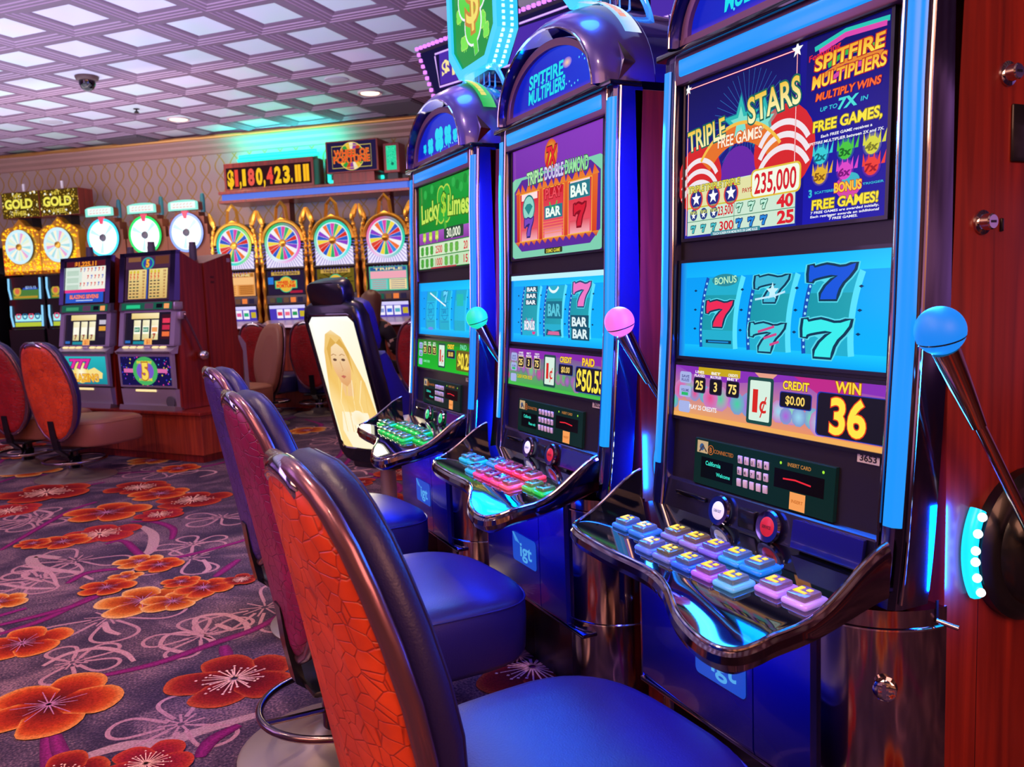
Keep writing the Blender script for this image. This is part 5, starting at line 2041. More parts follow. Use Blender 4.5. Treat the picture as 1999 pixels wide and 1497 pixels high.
def five_glass(A):
    A.rect(0, 0, 1, 1, '#3a2038', 0)
    A.rect(.0, .72, 1, 1, '#4a2a44', .5)
    A.disc(.5, .83, .075, '#2a4ab0', 1.5, ry=.05)
    A.ring(.5, .83, .055, .066, '#3ac078', 1.8, 24, 0, 360, .7)
    A.text('5', .5, .83, .055, '#f4b83c', 3, bold=.06, outline='#7a2a10')
    A.rect(.06, .88, .34, .98, '#8a5a3a', 1.2)
    A.rect(.66, .80, .96, .98, '#6a3a2a', 1.2)
    for c in range(2):
        x0 = .08 + .46 * c
        A.rect(x0, .04, x0 + .40, .70, ['#d8b068', '#d8b068', '#f0d890', '#f0d890'], 1)
        for r in range(9):
            for k in range(3):
                z = .645 - .07 * r
                if r < 1:
                    A.disc(x0 + .05 + .08 * k, z, .012, '#d8c02c', 2, 10)
                elif r < 3:
                    A.text('7', x0 + .05 + .08 * k, z, .022, '#d8281c', 2.4, bold=.06)
                else:
                    A.rect(x0 + .025 + .08 * k, z - .014, x0 + .075 + .08 * k, z + .014, ('#3a3a3a', '#5a2a2a', '#2a4a3a')[r % 3], 2)
            A.text(('500', '250', '100', '80', '50', '40', '25', '20', '10')[r], x0 + .34, .645 - .07 * r, .015, '#8a1a1a', 2.4)
    A.line([(.505, .03), (.505, .74)], .01, '#2a58c8', 2.2)


def bottom_glass(A, k):
    if k == 0:
        A.rect(0, 0, 1, 1, ['#1a8a9a', '#1a8a9a', '#28b8c0', '#28b8c0'], 0)
        A.poly([(.05, .3), (.2, .55), (.3, .48), (.45, .62), (.6, .5), (.75, .6), (.92, .4), (.9, .2), (.1, .2)], '#f8e08a', 1)
        A.disc(.45, .42, .09, '#fffbe0', 1.4, 20, edge='#f8d85a')
        A.text('777', .45, .74, .07, '#e030a0', 3, w=.26, outline='#5a0a5a', bold=.05)
        A.text('BLAZING', .52, .22, .06, '#f8c83c', 3, w=.34, outline='#c83a1c', bold=.03)
    else:
        A.rect(0, 0, 1, 1, '#16124a', 0)
        rnd = random.Random(2)
        for q in range(70):
            A.disc(rnd.random(), rnd.random(), rnd.uniform(.003, .008), rnd.choice(('#3a3ae0', '#d83a9a', '#48a8e8', '#d8c03a', '#6a3ad8')), 1, 8)
        A.rect(.06, .44, .94, .58, '#d86aa8', 1.2)
        A.disc(.5, .5, .14, '#48b060', 2, 32, ry=.112)
        A.disc(.5, .5, .098, '#7a58c8', 2.5, 32, ry=.075)
        A.text('FIVE TIMES PAY', .5, .80, .022, '#f4d83c', 3.4, w=.17, bold=.04)
        A.text('A WILD GAME', .5, .205, .020, '#f4d83c', 3.4, w=.15, bold=.04)
        A.text('5', .5, .5, .12, '#f8d85a', 4, w=.075, outline='#b8661c', bold=.05)


def reel_machine(k, u, label):
    p = kiosk_pt(u, .06, 0)
    t = thing('reel_slot_machine', label, 'slot machine', (p.x, p.y, 0), KIOSK_ROT, 'reel machines in the wooden kiosk')
    hw = .315

    def slab(name, sec, x0, x1, mat, par=None, sm=0):
        g = MB()
        g.loft([[Vector((x, y, z)) for y, z in sec] for x in (x0, x1)], True, False)
        return g.build(name, mat, par or t, sm)
    slab('cabinet', [(.0, .395), (.30, .395), (.30, 1.50), (.10, 1.605), (.09, 1.60), (.06, 1.20), (.06, 1.15), (.02, .86), (.0, .56)], -hw, hw, M['mahogany'])
    slab('bottom_door', [(-.045, .57), (-.02, .56), (-.02, .835), (-.05, .83)], -hw + .01, hw - .01, M['silver'])
    slab('belly', [(-.03, .40), (.0, .40), (.0, .555), (-.045, .555)], -hw + .01, hw - .01, M['silver'])
    MB().box(-.13, .10, -.052, -.036, .535, .552, bev=.004).build('payout_light', M['amber'], t)
    slab('foot_rail', [(-.07, .392), (.02, .392), (.02, .41), (-.06, .43)], -hw, hw, M['steel'])
    A = Art((-hw + .035, -.0475, .585), (1, 0, 0), (0, -.02, 1), 2 * hw - .07, .225, .0012)
    bottom_glass(A, k)
    A.build('bottom_glass', M['screen'], t)
    # deck with buttons
    slab('button_shelf', [(-.055, .83), (.0, .83), (.02, .90), (-.045, .862), (-.07, .850)], -hw, hw, M['silver'])
    for q in range(6):
        x = -.24 + .085 * q
        MB().box(x - .03, x + .03, -.012, .012, -.004, .008, bev=.004, M=Matrix.Translation((0, -.022, .880)) @ Matrix.Rotation(math.radians(28), 4, 'X')).build('button', M['amber'] if q != 3 else M['white'], t)
    slab('coin_strip', [(-.073, .842), (-.052, .83), (-.052, .848), (-.068, .852)], -hw + .02, hw - .02, M['bronze'])
    # reel glass
    fr = MB()
    y0, y1 = -.015, .028
    v = Vector((0, y1 - y0, .255))
    for a0, a1, c0, c1 in ((-hw, -hw + .05, .895, 1.165), (hw - .05, hw, .895, 1.165), (-hw, hw, 1.15, 1.175), (-hw, hw, .890, .90)):
        fr.loft([[Vector((a0, -.03 + .043 * (z - .89) / .27, z)), Vector((a1, -.03 + .043 * (z - .89) / .27, z)), Vector((a1, .04 + .03 * (z - .89) / .27, z)), Vector((a0, .04 + .03 * (z - .89) / .27, z))] for z in (c0, c1)])
    fr.build('reel_frame', M['silver'], t, 0)
    A = Art((-hw + .045, y0, .897), (1, 0, 0), v, 2 * hw - .09, v.length, .0012)
    A.rect(0, 0, 1, 1, '#1c1626', 0)
    A.rect(.14, .80, .72, .97, ['#e8c878', '#f4e0a0', '#fff0c0', '#f0d890'], 1)
    for q in range(3):
        x = .20 + .185 * q
        A.rect(x, .16, x + .145, .76, ['#d8c88a', '#e8dca0', '#fff8d8', '#f4ecc0'], 1)
        A.rect(x + .005, .34, x + .14, .58, '#fffbe8', 1.4)
        if k == 0:
            A.text('7', x + .075, .27, .035, '#8a2018', 3, bold=.06)
        else:
            A.rect(x + .015, .40, x + .13, .54, '#2a8a6a' if q < 2 else '#f0a05c', 2)
            if q < 2:
                A.text('BAR', x + .072, .47, .018, '#e8f8e8', 3, w=.05)
            else:
                A.text('7', x + .072, .27, .038, '#a82018', 3, bold=.06)
    A.rect(.78, .18, .97, .92, '#3a1420' if k else '#201828', 1)
    for q in range(3):
        A.rect(.80, .66 - .2 * q, .95, .80 - .2 * q, ('#e83a5a', '#c82a4a', '#f0703c')[q] if k else ('#c8c0d0', '#e09a2c', '#2a2030')[q], 2)
    A.rect(.03, .06, .14, .14, '#2a6ab8', 1)
    A.rect(.20, .03, .44, .12, '#1a8a9a', 1)
    A.rect(.44, .0, .60, .20, '#f8b060', 2)
    A.text('$1', .52, .10, .03, '#d85a1c', 3)
    A.build('reel_glass', M['screen'], t)
    # player panel
    slab('player_panel', [(.004, 1.165), (.04, 1.165), (.05, 1.235), (.018, 1.235)], -hw, hw, M['grey'])
    A = Art((-hw + .03, .0015, 1.172), (1, 0, 0), (0, .2, 1), 2 * hw - .06, .055, .0012)
    A.rect(0, 0, 1, 1, '#1c5a4a', 0)
    A.rect(.10, .2, .38, .7, '#2ac88a' if k else '#3a9a6a', 1)
    A.rect(.47, .1, .64, .9, '#5a3a58', 1)
    A.rect(.70, .2, .82, .8, '#0c0c18', 1)
    A.rect(.85, .1, .95, .8, '#f8a060', 1)
    A.build('panel_display', M['screen'], t)
    # top glass
    y0, y1 = .014, .066
    v = Vector((0, y1 - y0, .345))
    A = Art((-hw + .06, y0, 1.243), (1, 0, 0), v, 2 * hw - (.12 if k else .13), v.length, .0012)
    (blazing_glass if k == 0 else five_glass)(A)
    A.build('top_glass', M['screen'], t)
    fr = MB()
    for a0, a1, c0, c1 in ((-hw, -hw + .055, 1.235, 1.615), (hw - .055, hw, 1.235, 1.615), (-hw, hw, 1.59, 1.618)):
        fr.loft([[Vector((a0, .004 + .052 * (z - 1.235) / .38, z)), Vector((a1, .004 + .052 * (z - 1.235) / .38, z)), Vector((a1, .06 + .04 * (z - 1.235) / .38, z)), Vector((a0, .06 + .04 * (z - 1.235) / .38, z))] for z in (c0, c1)])
    fr.build('top_frame', M['dark_chrome'], t, 0)
    if k == 1:                              # pull lever on the right side
        g = MB().box(hw, hw + .035, .02, .08, 1.09, 1.15, bev=.006).box(hw, hw + .02, -.01, .07, 1.165, 1.225, bev=.008)
        lb = g.build('lever_base', M['silver'], t)
        g = MB().cyl((hw + .04, .05, 1.12), (hw + .045, .06, 1.12), .022)
        g.tube([(hw + .045, .055, 1.12), (hw + .05, .10, 1.03), (hw + .055, .19, .83)], .009, 10)
        g.build('lever_arm', M['bronze'], lb)
        MB().ball((hw + .055, .20, .80), .042).build('lever_knob', M['chrome'], lb)
        o = MB().lathe([(.045, 0), (.045, .006), (.0001, .008)], 24, 0, Matrix.Translation((hw - .06, -.0475, .46)) @ Matrix.Rotation(PI / 2, 4, 'X')).build('round_cover', M['grey'], t)
    MB().lathe([(.030, 1.56), (.030, 1.66), (.026, 1.68), (.026, 1.70), (.0001, 1.70)], 16, 0, Matrix.Translation((-.05, .14, 0))).build('signal_post', plain('signal_post', '#4a4658', .5), t)
    return t


def build_kiosk():
    p = kiosk_pt(0, 0, 0)
    t = thing('kiosk_base', 'red-brown wooden base under the two reel machines', 'cabinet', (p.x, p.y, 0), KIOSK_ROT)
    g = MB().box(-1.66, .16, .0, .70, .06, .37, bev=.004)
    g.build('plinth_body', M['mahogany_lite'], t, 0)
    MB().box(-1.68, .18, -.03, .72, .366, .3915, bev=.005).build('counter_edge', M['mahogany'], t, 0)
    MB().box(-1.62, .12, .03, .68, 0, .062).build('toe_kick', M['mahogany'], t, 0)
    s = MB()
    for u in (-1.25, -.8, -.35):
        s.box(u - .002, u + .002, -.0015, 0, .07, .365)
    s.build('panel_seam', M['black'], t, 0)
    reel_machine(1, -.42, 'reel machine with a big 5 on its lower glass and a pull lever')
    reel_machine(0, -1.16, 'reel machine with pink 777 on its lower glass, left in the wooden kiosk')
    # the two machines that stand back to back with them
    for k, (u, lb) in enumerate(((-.42, 'wooden back of the machine behind the reel machine with the big 5'), (-1.16, 'wooden machine back to back with the pink 777 reel machine'))):
        q = kiosk_pt(u, .365, 0)
        m = thing('backing_slot_machine', lb, 'slot machine', (q.x, q.y, 0), KIOSK_ROT, 'machines backing the kiosk')
        g = MB().loft([[Vector((x, y, z)) for y, z in ((.0, .395), (.33, .395), (.35, .8), (.31, .9), (.29, 1.59), (.27, 1.60), (.0, 1.52))] for x in (-.33, .33)], True, False)
        g.build('cabinet', M['mahogany'], m, 0)
        MB().loft([[Vector((x, y, z)) for y, z in ((.352, .42), (.40, .46), (.39, .86), (.33, .93), (.312, .9), (.352, .8))] for x in (-.33, .33)], True, False).build('front_door', M['silver'], m, 0)
        if k == 0:
            MB().box(.33, .3315, .24, .275, 1.53, 1.56).build('tag_plate', M['silver'], m, 0)
            v = MB()
            for a in range(6):
                v.box(.33, .3315, .06 + .012 * (a % 3), .066 + .012 * (a % 3), 1.36 + .04 * (a // 3), 1.378 + .04 * (a // 3))
            v.build('speaker_slots', M['black'], m, 0)
        MB().lathe([(.030, 1.55), (.030, 1.66), (.026, 1.68), (.026, 1.70), (.0001, 1.70)], 16, 0, Matrix.Translation((.09, .12, 0))).build('signal_post', bpy.data.materials['signal_post'], m)


build_kiosk()
# low wooden base of the next bank, at the picture's left edge
t = thing('wooden_base', 'low dark wooden base at the left edge, behind the orange stool', 'cabinet', kiosk_pt(-2.0, .32, 0), KIOSK_ROT)
MB().box(-1.2, .02, 0, .6, .0, .40, bev=.004).build('body', M['mahogany'], t, 0)
MB().box(-1.22, .035, -.03, .62, .40, .425, bev=.004).build('counter_edge', M['mahogany_lite'], t, 0)


# ================================================================== MACHINES ALONG THE BACK WALL
def wheel_art(A, cols, n, r, hub='#d8a03c', rim='#ffffff', letters=False, tilt=0.0):
    for k in range(n):
        a0, a1 = 2 * PI * k / n + tilt, 2 * PI * (k + 1) / n + tilt
        pts = [(.5 + .22 * r / A.W * math.cos(a0), .5 + .22 * r / A.H * math.sin(a0))]
        for q in range(4):
            a = a0 + (a1 - a0) * q / 3
            pts.append((.5 + r / A.W * math.cos(a), .5 + r / A.H * math.sin(a)))
        pts.append((.5 + .22 * r / A.W * math.cos(a1), .5 + .22 * r / A.H * math.sin(a1)))
        A.poly(pts, cols[k % len(cols)], 1)
    for k in range(n):
        a = 2 * PI * k / n + tilt
        A.line([(.5 + .25 * r / A.W * math.cos(a), .5 + .25 * r / A.H * math.sin(a)), (.5 + r / A.W * math.cos(a), .5 + r / A.H * math.sin(a))], .0022, rim, 2)
    A.disc(.5, .5, r * .24, hub, 3)


def wheel_part(t, name, z, r, cols, n, rimcol, hub, mat=None, tilt=0.0, y=-.03):
    d = MB().lathe([(r * 1.17, 0), (r * 1.17, .05), (.0001, .05)], 48, 0, Matrix.Translation((0, y + .05, z)) @ Matrix.Rotation(PI / 2, 4, 'X'))
    w = d.build(name, M['black'], t)
    A = Art((-r, y - .003, z - r), (1, 0, 0), (0, 0, 1), 2 * r, 2 * r, .0012)
    wheel_art(A, cols, n, r, hub, tilt=tilt)
    A.ring(.5, .5, r * 1.0, r * 1.08, '#dff4ff', 1.5, 40)
    A.ring(.5, .5, r * 1.06, r * 1.22, rimcol, 2.5, 48)
    A.build('wheel_face', mat or M['screen'], w)
    g = MB().lathe([(r * .22, 0), (r * .2, .018), (r * .1, .026), (.0001, .028)], 24, 0, Matrix.Translation((0, y - .006, z)) @ Matrix.Rotation(PI / 2, 4, 'X'))
    g.build('hub', M['grey'] if hub == '#484a58' else M['gold'], w)
    return w


WOF = ['#d8281c', '#2458c8', '#f0d83c', '#2ab06a', '#d83aa8', '#2a8ae0', '#f0702c', '#f4f0f4', '#8a3ac8', '#2458c8', '#f0d83c', '#e0442c']


def fortune_machine(k, u, label, rimcol, tilt):
    p = wall_pt(u, .70, 0)
    t = thing('prize_wheel_slot_machine', label, 'slot machine', (p.x, p.y, 0), WALL_ROT, 'gold wheel machines under the jackpot sign')
    zb = .352
    MB().box(-.265, .265, .0, .50, zb, 1.62, bev=.006).build('cabinet', M['mahogany'], t, 0)
    MB().box(-.255, .255, -.012, .0, .97, 2.08, bev=.004).build('face_board', M['bezel'], t, 0)
    w = wheel_part(t, 'wheel', 1.845, .185, WOF, 22, rimcol, '#c88a48', tilt=tilt)
    # lit sunburst under the wheel
    A = Art((-.23, -.0135, 1.575), (1, 0, 0), (0, 0, 1), .46, .20, .001)
    A.rect(0, 0, 1, 1, '#f0e8ff', 0)
    for q in range(26):
        a = PI * 1.0 + PI * (q + .5) / 26
        A.line([(.5 + .19 / .46 * math.cos(a) * 1.1, 1.35 + .25 / .2 * math.sin(a) * .9), (.5 + .33 / .46 * math.cos(a), 1.35 + .33 / .2 * math.sin(a) * 1.1)], .007, '#7a68c8', 1)
    A.build('sunburst_panel', M['screen'], t)
    MB().box(-.255, .255, -.03, -.01, 1.545, 1.578, bev=.004).build('shelf_bar', M['black'], t)
    # middle picture
    A = Art((-.225, -.0135, 1.27), (1, 0, 0), (0, 0, 1), .45, .265, .001)
    if k in (0, 3):
        A.rect(0, 0, 1, 1, '#e8a060' if k == 0 else '#48b89a', 0)
        A.rect(.03, .82, .97, .97, '#b8742c' if k == 0 else '#2a5a9a', 1)
        A.text('TRIPLE' if k == 3 else 'FORTUNE', .5, .895, .026, '#f8e8a0', 2, w=.34)
        A.rect(.03, .50, .97, .80, '#f8c080' if k == 0 else '#f0a8b8', 1)
        A.rect(.03, .05, .48, .47, '#f4b060' if k == 0 else '#6ad0c8', 1)
        A.rect(.52, .05, .97, .47, '#d88a3c' if k == 0 else '#f4dca0', 1)
        for q in range(5):
            A.line([(.07, .42 - .08 * q), (.44, .42 - .08 * q)], .006, '#b8502c' if k == 0 else '#e83a6a', 2)
            A.line([(.56, .42 - .08 * q), (.93, .42 - .08 * q)], .006, '#6a2a1c' if k == 0 else '#2a4a9a', 2)
    else:
        A.rect(0, 0, 1, 1, '#241a38' if k == 1 else '#6a5a18', 0)
        if k == 2:
            for q in range(16):
                a = 2 * PI * q / 16
                A.line([(.5 + .1 * math.cos(a), .45 + .18 * math.sin(a)), (.5 + .48 * math.cos(a), .45 + .5 * math.sin(a))], .008, '#2a2010', 1)
        else:
            A.rect(.0, .45, .15, .75, '#2a7ad8', 1)
            A.rect(.6, .06, .95, .16, '#a81c3c', 1)
        A.rect(.10, .82, .90, .97, '#c8a04a', 1)
        A.text('TRIPLE SPIN', .5, .895, .024, '#2a1a3a', 2, w=.30)
        A.disc(.5, .43, .092, '#3ac088', 2, 20)
        A.rect(.19, .26, .81, .60, '#3ac088', 2)
        A.disc(.5, .43, .082, '#e8b83c', 2.5, 20)
        A.rect(.22, .29, .78, .57, '#e8b83c', 2.6)
        A.text('WHEEL OF', .5, .52, .030, '#e02c1c', 4, w=.22, bold=.05)
        A.text('FORTUNE', .5, .37, .034, '#e02c1c', 4, w=.24, bold=.05)
    A.build('picture_panel', M['screen'], t)
    MB().box(-.25, .25, -.025, -.008, 1.165, 1.262, bev=.004).build('card_panel', M['grey'], t)
    A = Art((-.22, -.0265, 1.175), (1, 0, 0), (0, 0, 1), .44, .07, .001)
    for q, c in enumerate(('#5a4a3a', '#1c5a4a', '#6a4a3a', '#f08040', '#2a2440')):
        A.rect(.02 + .2 * q, .1, .17 + .2 * q, .9, c, 1)
    A.build('panel_lights', M['screen'], t)
    # reels
    A = Art((-.225, -.0135, .985), (1, 0, 0), (0, -.1, 1), .45, .165, .001)
    A.rect(0, 0, 1, 1, '#4a3ab8', 0)
    A.rect(0, .78, 1, 1, '#d8d0ff', .5)
    for q in range(3):
        x = .20 + .21 * q
        A.rect(x, .12, x + .17, .74, '#f4f0ff', 1)
        A.rect(x + .02, .3, x + .15, .55, (('#e83a6a', '#e85a9a', '#2ab07a'), ('#e83a5a', '#f06a8a', '#2a9a5a'), ('#3a6ae0', '#e83a5a', '#3a6ae0'), ('#8a9ad8', '#3a6ae0', '#5ab0c8'))[k][q], 2)
    A.rect(.84, .2, .98, .6, '#c8b02c', 1)
    A.build('reel_panel', M['screen'], t)
    MB().loft([[Vector((x, y, z)) for y, z in ((-.02, .985), (-.20, .93), (-.21, .905), (-.15, .90), (-.02, .88))] for x in (-.26, .26)], True, False).build('button_shelf', M['silver'], t, 0)
    MB().box(-.25, .25, -.05, .0, .40, .88, bev=.01).build('lower_door', M['mahogany_lite'], t, 0)
    # golden frame: side posts, shoulders, hands and the peaked top
    g = MB()
    rnd = random.Random(k)
    for sx in (-1, 1):
        path = [(sx * .272, -.02, .96), (sx * .270, -.025, 1.2), (sx * .272, -.025, 1.5), (sx * .280, -.03, 1.66), (sx * .284, -.03, 1.78), (sx * .280, -.03, 1.90), (sx * .262, -.03, 2.0), (sx * .235, -.03, 2.07)]
        sp = smooth_path([Vector(q) for q in path], 5)
        g.tube(sp, [.020 + .006 * math.sin(q * 1.9) for q in range(len(sp))], 8)
    g.tube(ellipse := [(.250 * math.cos(PI * q / 20), -.03, 1.86 + .235 * math.sin(PI * q / 20)) for q in range(21)], .022, 8)
    fr = g.build('gold_frame', M['gold'], t)
    for sx in (-1, 1):
        g = MB()
        g.loft([[Vector((sx * (.238 + .012 * q) + rr * math.cos(a), -.03 + .6 * rr * math.sin(a), 2.05 + .035 * q)) for a in [2 * PI * e / 8 for e in range(8)]] for q, rr in enumerate((.018, .034, .040, .034, .026, .012))])
        g.build('gold_finial', M['gold'], fr, 20)
    g = MB()
    g.tube([(-.075, -.03, 2.08), (-.055, -.03, 2.24), (0, -.03, 2.30), (.055, -.03, 2.24), (.075, -.03, 2.08)], .022, 4)
    g.tube([(-.12, -.03, 2.06), (0, -.03, 2.12), (.12, -.03, 2.06)], .018, 6)
    g.build('gold_peak', M['gold'], fr, 20)


def ramp3(c0, c1, c2):
    def f(t):
        cs = [c0, c1, c2, c0]
        k = min(2, int(t * 3))
        u = t * 3 - k
        a, b = [int(cs[k].lstrip('#')[i:i + 2], 16) / 255 for i in (0, 2, 4)], [int(cs[k + 1].lstrip('#')[i:i + 2], 16) / 255 for i in (0, 2, 4)]
        return [a[i] * (1 - u) + b[i] * u for i in range(3)]
    return f


for k, (u, rc, lb) in enumerate(((.905, ramp3('#d8f060', '#1cc8a0', '#28d8f0'), 'gold-framed wheel machine half hidden behind the wooden kiosk'),
                                 (1.527, ramp3('#f04ab8', '#18c868', '#e8f4ff'), 'gold-framed wheel machine with dark panel and orange lettering, beneath the jackpot number'),
                                 (2.146, ramp3('#28e0d8', '#18c890', '#e8f0ff'), 'gold-framed wheel machine with sunray panel, above the poster chair'),
                                 (2.778, ramp3('#18d8a8', '#e84a8a', '#f0c8f0'), 'rightmost gold-framed wheel machine, where the person in black sits'))):
    fortune_machine(k, u, lb, rc, .1 + .07 * k)

t = thing('machine_plinth', 'long wooden plinth under the gold-framed wheel machines', 'cabinet', wall_pt(.59, .70, 0), WALL_ROT)
MB().box(0, 3.11, -.16, .55, 0, .325, bev=.004).build('plinth_body', M['mahogany_lite'], t, 0)
MB().box(-.02, 3.13, -.18, .56, .325, .3515, bev=.005).build('plinth_top', M['mahogany'], t, 0)


# white bright wheels with small arched signs
def bright_machine(k, u, label, edge):
    p = wall_pt(u, .70, 0)
    t = thing('bright_wheel_machine', label, 'slot machine', (p.x, p.y, 0), WALL_ROT, 'bright white wheel machines')
    MB().box(-.26, .26, 0, .5, 0, 1.70, bev=.006).build('cabinet', M['mahogany'], t, 0)
    zc = 2.03
    st = [(-.285, 1.70), (-.285, 2.0), (-.262, 2.0), (-.262, 2.12), (-.225, 2.12), (-.225, 2.21), (-.16, 2.21), (-.16, 2.26), (.16, 2.26), (.16, 2.21), (.225, 2.21), (.225, 2.12), (.262, 2.12), (.262, 2.0), (.285, 2.0), (.285, 1.70)]
    MB().prism(st, -.005, .12).build('stepped_frame', M['bronze_brown'], t, 0)
    w = wheel_part(t, 'wheel', zc, .185, ['#ffffff', '#e8fcff', '#a8f0f8', '#ffffff', '#f8d8f0', '#e8fff8'], 20, edge, '#484a58', M['screen_hot'])
    MB().loft([[Vector((x, -.05, z)) for x, z in ((-.04, 2.275), (.04, 2.275), (.012, 2.19), (-.012, 2.19))], [Vector((x, -.02, z)) for x, z in ((-.04, 2.275), (.04, 2.275), (.012, 2.19), (-.012, 2.19))]], True, False).build('pointer', M['pink_glow'], t, 0)
    arc = [(-.20, 2.28)] + [(.20 * -math.cos(PI * q / 10), 2.365 + .035 * math.sin(PI * q / 10)) for q in range(11)] + [(.20, 2.28)]
    s = MB().prism(arc, -.06, .02).build('arched_sign', M['bronze_brown'], t, 0)
    A = Art((-.20, -.0615, 2.28), (1, 0, 0), (0, 0, 1), .40, .12, .001)
    A.poly([((x + .2) / .4, (z - 2.28) / .12) for x, z in arc], '#8ff0e0', 0)
    A.rect(.09, .15, .91, .80, '#f4fffb', 1)
    for q in range(6):
        A.line([(.16 + .115 * q, .32), (.235 + .115 * q, .32)], .006, '#f07a7a', 2)
        A.line([(.18 + .11 * q, .52), (.24 + .11 * q, .66)], .005, '#f09090', 2)
    A.build('sign_face', M['screen'], s)
    g = MB().lathe([(.028, 2.26), (.028, 2.42), (.02, 2.47), (.0001, 2.48)], 14, 0, Matrix.Translation((.18, .06, 0)))
    g.build('signal_light', M['teal_cap'], t)
    A = Art((-.21, -.004, .95), (1, 0, 0), (0, 0, 1), .42, .72, .001)
    A.rect(0, 0, 1, 1, '#241a30', 0)
    A.rect(.05, .62, .95, .97, '#c8e8d8', 1)
    A.rect(.05, .08, .95, .5, '#3a8ac8', 1)
    A.build('picture_panel', M['screen'], t)


M['bronze_brown'] = plain('brown_frame', '#7d4630', .35, .3)
M['pink_glow'] = glow('pink_pointer', '#ff5a78', .9)
M['teal_cap'] = plain('teal_cap', '#2a6a78', .3)
for k, (u, e, lb) in enumerate(((-.86, '#38c8f0', 'bright wheel machine on the left, blue-rimmed, beside the gold signs'), (-.27, '#18c85a', 'bright wheel machine in the middle, with green rim'), (.293, '#7a98f8', 'bright wheel machine on the right, violet-rimmed, above the kiosk'))):
    bright_machine(k, u, lb, e)


# gold glitter machines
def gold_machine(k, u, label):
    p = wall_pt(u, .70, 0)
    t = thing('gold_wheel_machine', label, 'slot machine', (p.x, p.y, 0), WALL_ROT, 'glittering gold wheel machines')
    MB().box(-.275, .275, 0, .5, 0, 1.62, bev=.006).build('cabinet', M['black'], t, 0)
    MB().box(-.285, .285, .05, .30, 2.34, 2.66, bev=.008).build('sign_box', M['mahogany'], t, 0)
    MB().box(-.10, .10, .1, .25, 2.2, 2.345).build('sign_neck', M['black'], t, 0)
    A = Art((-.28, .047, 2.345), (1, 0, 0), (0, 0, 1), .56, .31, .001)
    rnd = random.Random(k + 3)
    A.rect(0, 0, 1, 1, '#4a3608', 0)
    for q in range(220):
        A.disc(rnd.random(), rnd.random(), rnd.uniform(.004, .010), rnd.choice(('#b8942c', '#f0d050', '#8a6a10', '#fff0b0', '#d8aa30')), 1 + .01 * q, 6)
    for q in range(8):
        A.disc(rnd.uniform(.05, .95), rnd.choice((rnd.uniform(.03, .2), rnd.uniform(.8, .97))), .014, '#fffbe8', 4, 8)
    A.text('HIT', .44, .86, .045, '#e8d04a', 5, w=.12, outline='#4a3608')
    A.text('GOLD', .46, .54, .105, '#f4e85a', 6, w=.42, outline='#3a2c08', bold=.05)
    A.text('WHEEL', .48, .17, .052, '#e8d04a', 5, w=.22, outline='#4a3608')
    A.build('gold_sign', M['screen'], t)
    for sx in (0,):
        MB().cyl((.0, .12, 2.66), (.0, .12, 2.76), .018, seg=12).build('signal_light', M['white'], t)
    # bead-covered surround
    surround = [(-.285, 1.64), (-.285, 2.16), (-.19, 2.22), (-.10, 2.23), (0, 2.32), (.10, 2.23), (.19, 2.22), (.285, 2.16), (.285, 1.64)]
    s = MB().prism(surround, -.005, .12).build('surround', M['gold'], t, 0)
    g = MB()
    for q in range(330):
        x, z = rnd.uniform(-.275, .275), rnd.uniform(1.65, 2.29)
        top = interp([(0, 2.32), (.10, 2.23), (.19, 2.22), (.285, 2.16)], abs(x))
        if z > top - .012 or x * x + (z - 1.98) ** 2 < .222 ** 2:
            continue
        r = rnd.uniform(.010, .019)
        g.add([(x + a * r, -.012 + b * r * .9, z + c * r) for a, b, c in ((1, 0, 0), (-1, 0, 0), (0, -1, 0), (0, 0, 1), (0, 0, -1), (0, 1, 0))], [[0, 2, 3], [3, 2, 1], [1, 2, 4], [4, 2, 0], [0, 3, 5], [3, 1, 5], [1, 4, 5], [4, 0, 5]])
    b = g.build('gold_beads', M['gold_lit'], s, 0)
    b['kind'] = 'stuff'
    w = wheel_part(t, 'wheel', 1.98, .172, ['#f4f8f0', '#e8f4d8', '#c8f0f0', '#f8f0d0', '#e8a8d8', '#c0ecf8', '#fff8e0', '#a8e0e8'], 24, '#d0f4ff', '#c8a02c', None, .05)
    # screens with lit edges
    for z0, z1, nm in ((1.34, 1.60, 'upper_screen'), (1.0, 1.26, 'reel_screen')):
        A = Art((-.20, -.006, z0), (1, 0, 0), (0, .05, 1), .40, z1 - z0, .001)
        if nm == 'upper_screen':
            A.rect(0, 0, 1, 1, '#4a7a3a', 0)
            A.rect(.05, .72, .95, .95, '#2a2a3a', 1)
            A.text('$9,179.37' if k == 0 else '$9,182.50', .55, .835, .035, '#f4f4ff', 2, w=.26)
            A.rect(.40, .45, .95, .66, '#2a4ab8', 1)
            A.text('$215.12', .7, .555, .03, '#a8c8ff', 2, w=.16)
            A.disc(.18, .38, .06, '#c8a838', 1, 16)
            A.disc(.18, .38, .035, '#d86a4a', 2, 16)
            A.rect(.05, .05, .95, .15, '#b8902c', 1)
        else:
            A.rect(0, 0, 1, 1, '#12508a', 0)
            A.rect(0, .25, 1, .75, '#a8f0f8', 1)
            for q in range(4):
                A.ring(.14 + .24 * q, .5, .025, .042, '#1a6a9a' if q % 2 else '#e8507a', 2, 14)
            A.rect(0, .0, 1, .2, '#b8c83a', 1.5)
        A.build(nm, M['screen'], t)
        for sx in (-1, 1):
            MB().tube([(sx * .222, -.012, z0), (sx * .238, -.02, (z0 + z1) / 2), (sx * .238, -.012, z1)], .011, 8).build('light_strip', M['pale_led'], t)
    MB().box(-.27, .27, -.05, .0, .5, .97, bev=.01).build('lower_door', M['black'], t, 0)


